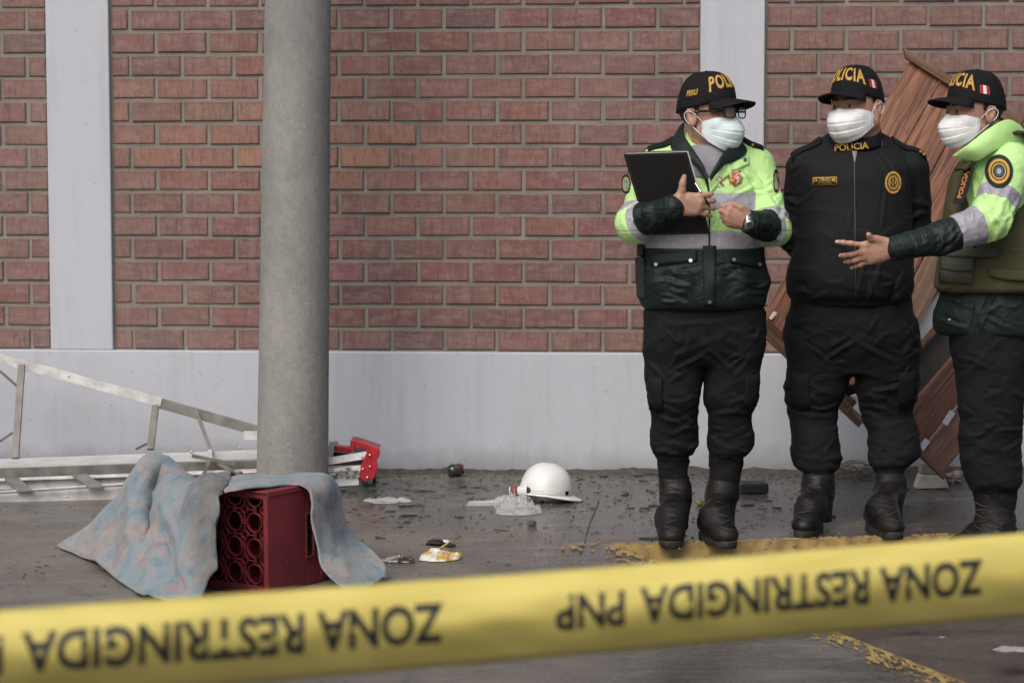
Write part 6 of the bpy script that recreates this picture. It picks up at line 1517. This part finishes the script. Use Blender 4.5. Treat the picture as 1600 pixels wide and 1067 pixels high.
# black box by the boots
bb = empty('black_box', G(1178, 772), 'long black plastic block lying on wet ground between the first two people', 'black box'); g = G(1178, 774)
mb = MB(); u_ = unit((1, .12, 0)); mb.box(g+np.array([0, .07, .025+gz(0)*0]), u_*.060, np.array([-.12, 1, 0])*.05, (0, 0, .022)); mb.build('block', mat('black_foam', lin(30, 29, 30), .6, bump=.002, bscale=90), bb, smooth=False, bevel=.006)
mb = MB(); mb.beam(g+np.array([-.02, .09, .045]), g+np.array([-.024, .09, .075]), .006, .004); mb.beam(g+np.array([-.04, .09, .05]), g+np.array([-.012, .09, .05]), .005, .004); mb.build('metal_clip', m_metal, bb, smooth=False)
# white foam trapezoid, scraps near right
g = G(1456, 764); fb = empty('foam_block', g, 'white wedge-shaped foam block on the ground below the dark planks', 'foam block'); k = g[1]/FPX
V = [g+np.array([x*k, y, z]) for y in (0, .07) for x, z in ((-25, 0), (27, .004), (20, .055), (-18, .062))]
o = mk('foam', V, [[0, 1, 2, 3], [5, 4, 7, 6], [0, 4, 5, 1], [1, 5, 6, 2], [2, 6, 7, 3], [3, 7, 4, 0]], mat('foam_white', lin(196, 194, 188), .9, col2=lin(176, 172, 164), nscale=30, bump=.002, bscale=200), fb, smooth=False, bevel=.004)
V = [g+np.array([x*k, y, z]) for y in (.012, .075) for x, z in ((-17, .064), (19, .058), (2, .098), (-16, .106))]
mk('foam_top', V, [[0, 1, 2, 3], [5, 4, 7, 6], [0, 4, 5, 1], [1, 5, 6, 2], [2, 6, 7, 3], [3, 7, 4, 0]], mat('foam_grey', lin(150, 148, 142), .9), fb, smooth=False, bevel=.004)
lump('torn_carton', 1497, 722, 30, 30, mat('carton_grey', lin(120, 118, 116), .8, col2=lin(170, 130, 104), nscale=30), 'crushed grey carton wedged under the dark planks', 'carton', 12, amp=.6, freq=5)
lump('torn_wrapper', 1490, 755, 34, 18, mat('wrapper_rose', lin(140, 110, 112), .5, col2=lin(176, 170, 162), nscale=40), 'torn pinkish wrapper right of the white foam block', 'wrapper', 13, amp=.6, freq=6)
lump('paper_cone', 1250, 790, 14, 12, m_white, 'little white paper cone beside the left boot of the all black figure', 'paper', 14, amp=.5)
lump('crushed_lid', 1094, 790, 14, 11, mat('olive_green', lin(120, 126, 66), .5, col2=lin(80, 84, 44), nscale=60), 'small yellow green crushed cap between the first pair of boots', 'bottle cap', 15, amp=.35)
lump('green_scrap', 575, 758, 12, 12, mat('pale_green', lin(150, 182, 160), .5), 'small pale green plastic scrap below the red ladder cap', 'plastic scrap', 16, amp=.4)
lump('white_scrap', 522, 768, 10, 6, m_white, 'tiny white chip nearest the concrete post', 'scrap', 17); lump('white_scrap', 534, 767, 13, 5, m_white, 'slim white chip second from the concrete post', 'scrap', 18)
g = G(576, 756); mb = MB(); mb.abox(g+np.array([-.03, .0, 0]), g+np.array([.03, .06, .035])); tag(mb.build('dark_cushion', mat('green_black', lin(34, 40, 36), .6), smooth=False, bevel=.006, base=g), 'dark green rubber pad under the red ladder cap', 'rubber pad')
# cable and twig tangle
m_tw = mat('twig_grey', lin(118, 112, 100), .8, col2=lin(70, 66, 60), nscale=30); rng = random.Random(5); mb = MB()
for k in range(46):
    a = G(rng.uniform(1296, 1376), rng.uniform(728, 750)); a[2] += rng.uniform(.003, .045); an = rng.uniform(-.5, .5)+(pi if rng.random() < .5 else 0); ln = rng.uniform(.05, .16)
    b = a+np.array([ln*cos(an), ln*sin(an)*.5, rng.uniform(-.02, .03)]); b[2] = max(b[2], gz(b[0])+.004); m_ = (a+b)/2+np.array([rng.uniform(-.02, .02), 0, rng.uniform(0, .03)]); mb.tube(catmull([a, m_, b], 4), rng.uniform(.0012, .003), 5)
tag(mb.build('cable_tangle', m_tw, base=G(1335, 745)), 'tangle of thin grey cables and twigs on the ground at the foot of the plinth', 'cables', kind='stuff')
# dirt area pieces
lump('hubcap', 1016, 880, 38, 20, mat('dark_dome', lin(52, 54, 58), .35, col2=lin(36, 38, 42), nscale=20), 'dark rounded plastic lid lying under the yellow kerb face', 'lid', 19, dz=PITZ, amp=.12)
lump('plastic_shard', 1436, 1001, 30, 9, mat('shard_silver', lin(176, 178, 180), .35), 'silvery curved plastic shard on the dirt below the tape', 'plastic shard', 20, dz=PITZ, amp=.4)
lump('grey_rag', 1415, 999, 34, 9, mat('rag_grey', lin(92, 96, 104), .7), 'small grey rag beside the silvery shard on the dirt', 'rag', 21, dz=PITZ, amp=.6)
lump('dark_stick', 1400, 986, 28, 4, m_mud, 'thin dark stick on the dirt just below the tape', 'stick', 22, dz=PITZ, amp=.4)
lump('paper_scrap', 1584, 1066, 52, 30, mat('paper_redwhite', lin(214, 212, 214), .6, col2=lin(186, 90, 92), nscale=14, lo=.58, hi=.62), 'crumpled white paper with red print at the bottom right corner', 'paper', 23, dz=PITZ, amp=.4)
lump('paper_scrap', 1504, 997, 9, 6, m_white, 'tiny white paper flake alone on the dirt right of the silvery shard', 'paper', 24, dz=PITZ)
lump('paper_scrap', 1472, 1042, 9, 6, m_white, 'tiny white paper flake on the dirt beside the worn yellow paint', 'paper', 25, dz=PITZ)

# scattered shards and leaves: one mesh each
m_sh = mat('shard_dark', lin(44, 48, 44), .35, col2=lin(70, 66, 58), nscale=50); m_leaf = mat('leaf_dark', lin(60, 62, 46), .55, col2=lin(40, 40, 34), nscale=60)
rng = random.Random(42); protos = []
def shard_mesh(seed, m):
    r = random.Random(seed); n = r.randint(5, 8); ang = sorted(r.uniform(0, 2*pi) for _ in range(n)); el = r.uniform(1.2, 3.2); P_ = [(cos(a)*r.uniform(.6, 1)*el, sin(a)*r.uniform(.6, 1)) for a in ang]
    V = [[x, y, 0] for x, y in P_]+[[x*.9, y*.9, r.uniform(.35, .9)] for x, y in P_]; F = [list(range(n))[::-1], list(range(n, 2*n))]+[[i, (i+1) % n, (i+1) % n+n, i+n] for i in range(n)]
    me = bpy.data.meshes.new('debris_shard'); me.from_pydata(V, [], F); me.materials.append(m); return me
MS = [shard_mesh(s, m_sh if s % 3 else m_leaf) for s in range(14)]
def shard(px, py, size, lab, grp, me=None, cat='debris', name='debris_shard', ar=None):
    g = G(px, py); o = bpy.data.objects.new(name, me or rng.choice(MS)); C.objects.link(o); o.location = tuple(g+np.array([0, 0, .001])); s = size*.5; o.scale = (s, s*.8, s*rng.uniform(.25, .7)); o.rotation_euler = (rng.uniform(-.06, .06), rng.uniform(-.06, .06), rng.uniform(-.5, .5)+(pi if rng.random() < .5 else 0)); return tag(o, lab, cat, grp)
big = [(595, 792, .032), (553, 796, .030), (683, 778, .030), (693, 774, .026), (655, 788, .028), (741, 762, .034), (832, 749, .016), (870, 826, 0), (806, 832, 0), (735, 771, .03), (985, 795, .030), (1010, 797, .034), (1022, 776, .022), (1018, 770, .03), (980, 775, .022), (966, 782, .026), (960, 779, .02), (937, 760, .018), (905, 745, .02), (907, 750, .03), (797, 883, .022), (615, 764, .035), (640, 760, .02), (600, 756, .03), (559, 748, .02)]
for x, y, s in big:
    if s: shard(x, y, s*.62, 'thin dark broken shard lying flat on the wet pavement', 'dark shards scattered over the pavement')
for k in range(262):
    u = rng.random()
    if u < .45: x, y = rng.gauss(620, 60), rng.gauss(790, 24)
    elif u < .8: x, y = rng.uniform(640, 1230), rng.uniform(738, 800)
    else: x, y = rng.uniform(515, 1500), rng.uniform(740, 850)
    if x < 515 or y < 741 or y > 900: continue
    shard(x, y, rng.choice((.004, .007, .010, .014, .020, .030)), 'small dark crumb or leaf bit lying on the wet pavement', 'dark crumbs scattered over the pavement', name='debris_crumb')
for k in range(26):
    x, y = rng.uniform(20, 90) if k < 8 else rng.uniform(1340, 1590), rng.uniform(870, 900) if k < 8 else rng.uniform(985, 1062)
    o = shard(x, y, rng.choice((.006, .009, .014)), 'small dark crumb or leaf bit lying on the wet pavement' if k < 8 else 'small dark lump half sunk in the damp dirt', 'dark crumbs scattered over the pavement' if k < 8 else 'dark lumps in the dirt', name='debris_crumb')
    if k >= 8: g = G(x, y, PITZ); o.location = (g[0], g[1], g[2]+.006)
# silt line along the foot of the plinth
m_silt = mat('silt', lin(84, 78, 72), .9, col2=lin(58, 54, 50), nscale=30, bump=.004, bscale=60); V = []; n = 400
for i in range(n):
    s = -3+6.*i/n
    for j in range(6):
        t = j/5; wv_ = .05+.035*vnoise(np.array([[s*5, 1., 2.]]), 6)[0]; p = WP(s, 0, -.0075+.03+wv_*t); h = (.016+.012*vnoise(np.array([[s*11, 3., 1.]]), 4)[0])*(1-t)**1.3+.004*vnoise(np.array([[s*40, t*3, 1.]]), 5)[0]*(1-t); p[2] = gz(p[0])+max(h, 0)+(.0015 if j < 5 else -.003); V.append(p)
mb = MB(); mb.grid(V, n, 6); tag(mb.build('silt', m_silt), 'silt gathered along the foot of the wall', 'silt', kind='stuff')

# fine grit over the pavement: thousands of grains, one object
rs = np.random.RandomState(12); V = []; F = []
n_g = 3600
for k in range(n_g):
    if k < 1500: px, py = rs.uniform(515, 1560), 735+abs(rs.normal(0, 9))+2
    elif k < 2900: px, py = rs.uniform(480, 1560), 740+rs.rand()**1.3*110
    else: px, py = rs.uniform(-60, 1560), rs.uniform(760, 930)
    g = G(px, py); s_ = rs.choice([.0016, .0024, .0036, .0055])*(1.2 if k < 1500 else 1); b = len(V)
    if (WP(0, 0)-g)@np.array([0, 1, 0]) < -.5: continue
    an = rs.uniform(0, 6.28)
    for q in range(3): V.append([g[0]+s_*1.6*cos(an+q*2.1), g[1]+s_*cos(an+q*2.1+.6*0)*0+s_*sin(an+q*2.1), gz(g[0])+.0003])
    V.append([g[0]+s_*rs.uniform(-.4, .4), g[1]+s_*rs.uniform(-.4, .4), gz(g[0])+s_*rs.uniform(.5, 1.3)]); F += [[b, b+1, b+3], [b+1, b+2, b+3], [b+2, b, b+3]]
tag(mk('grit', V, F, mat('grit_dark', lin(58, 54, 50), .7, col2=lin(96, 90, 84), nscale=60), smooth=False), 'fine dark grit sprinkled over the wet pavement', 'grit', kind='stuff')
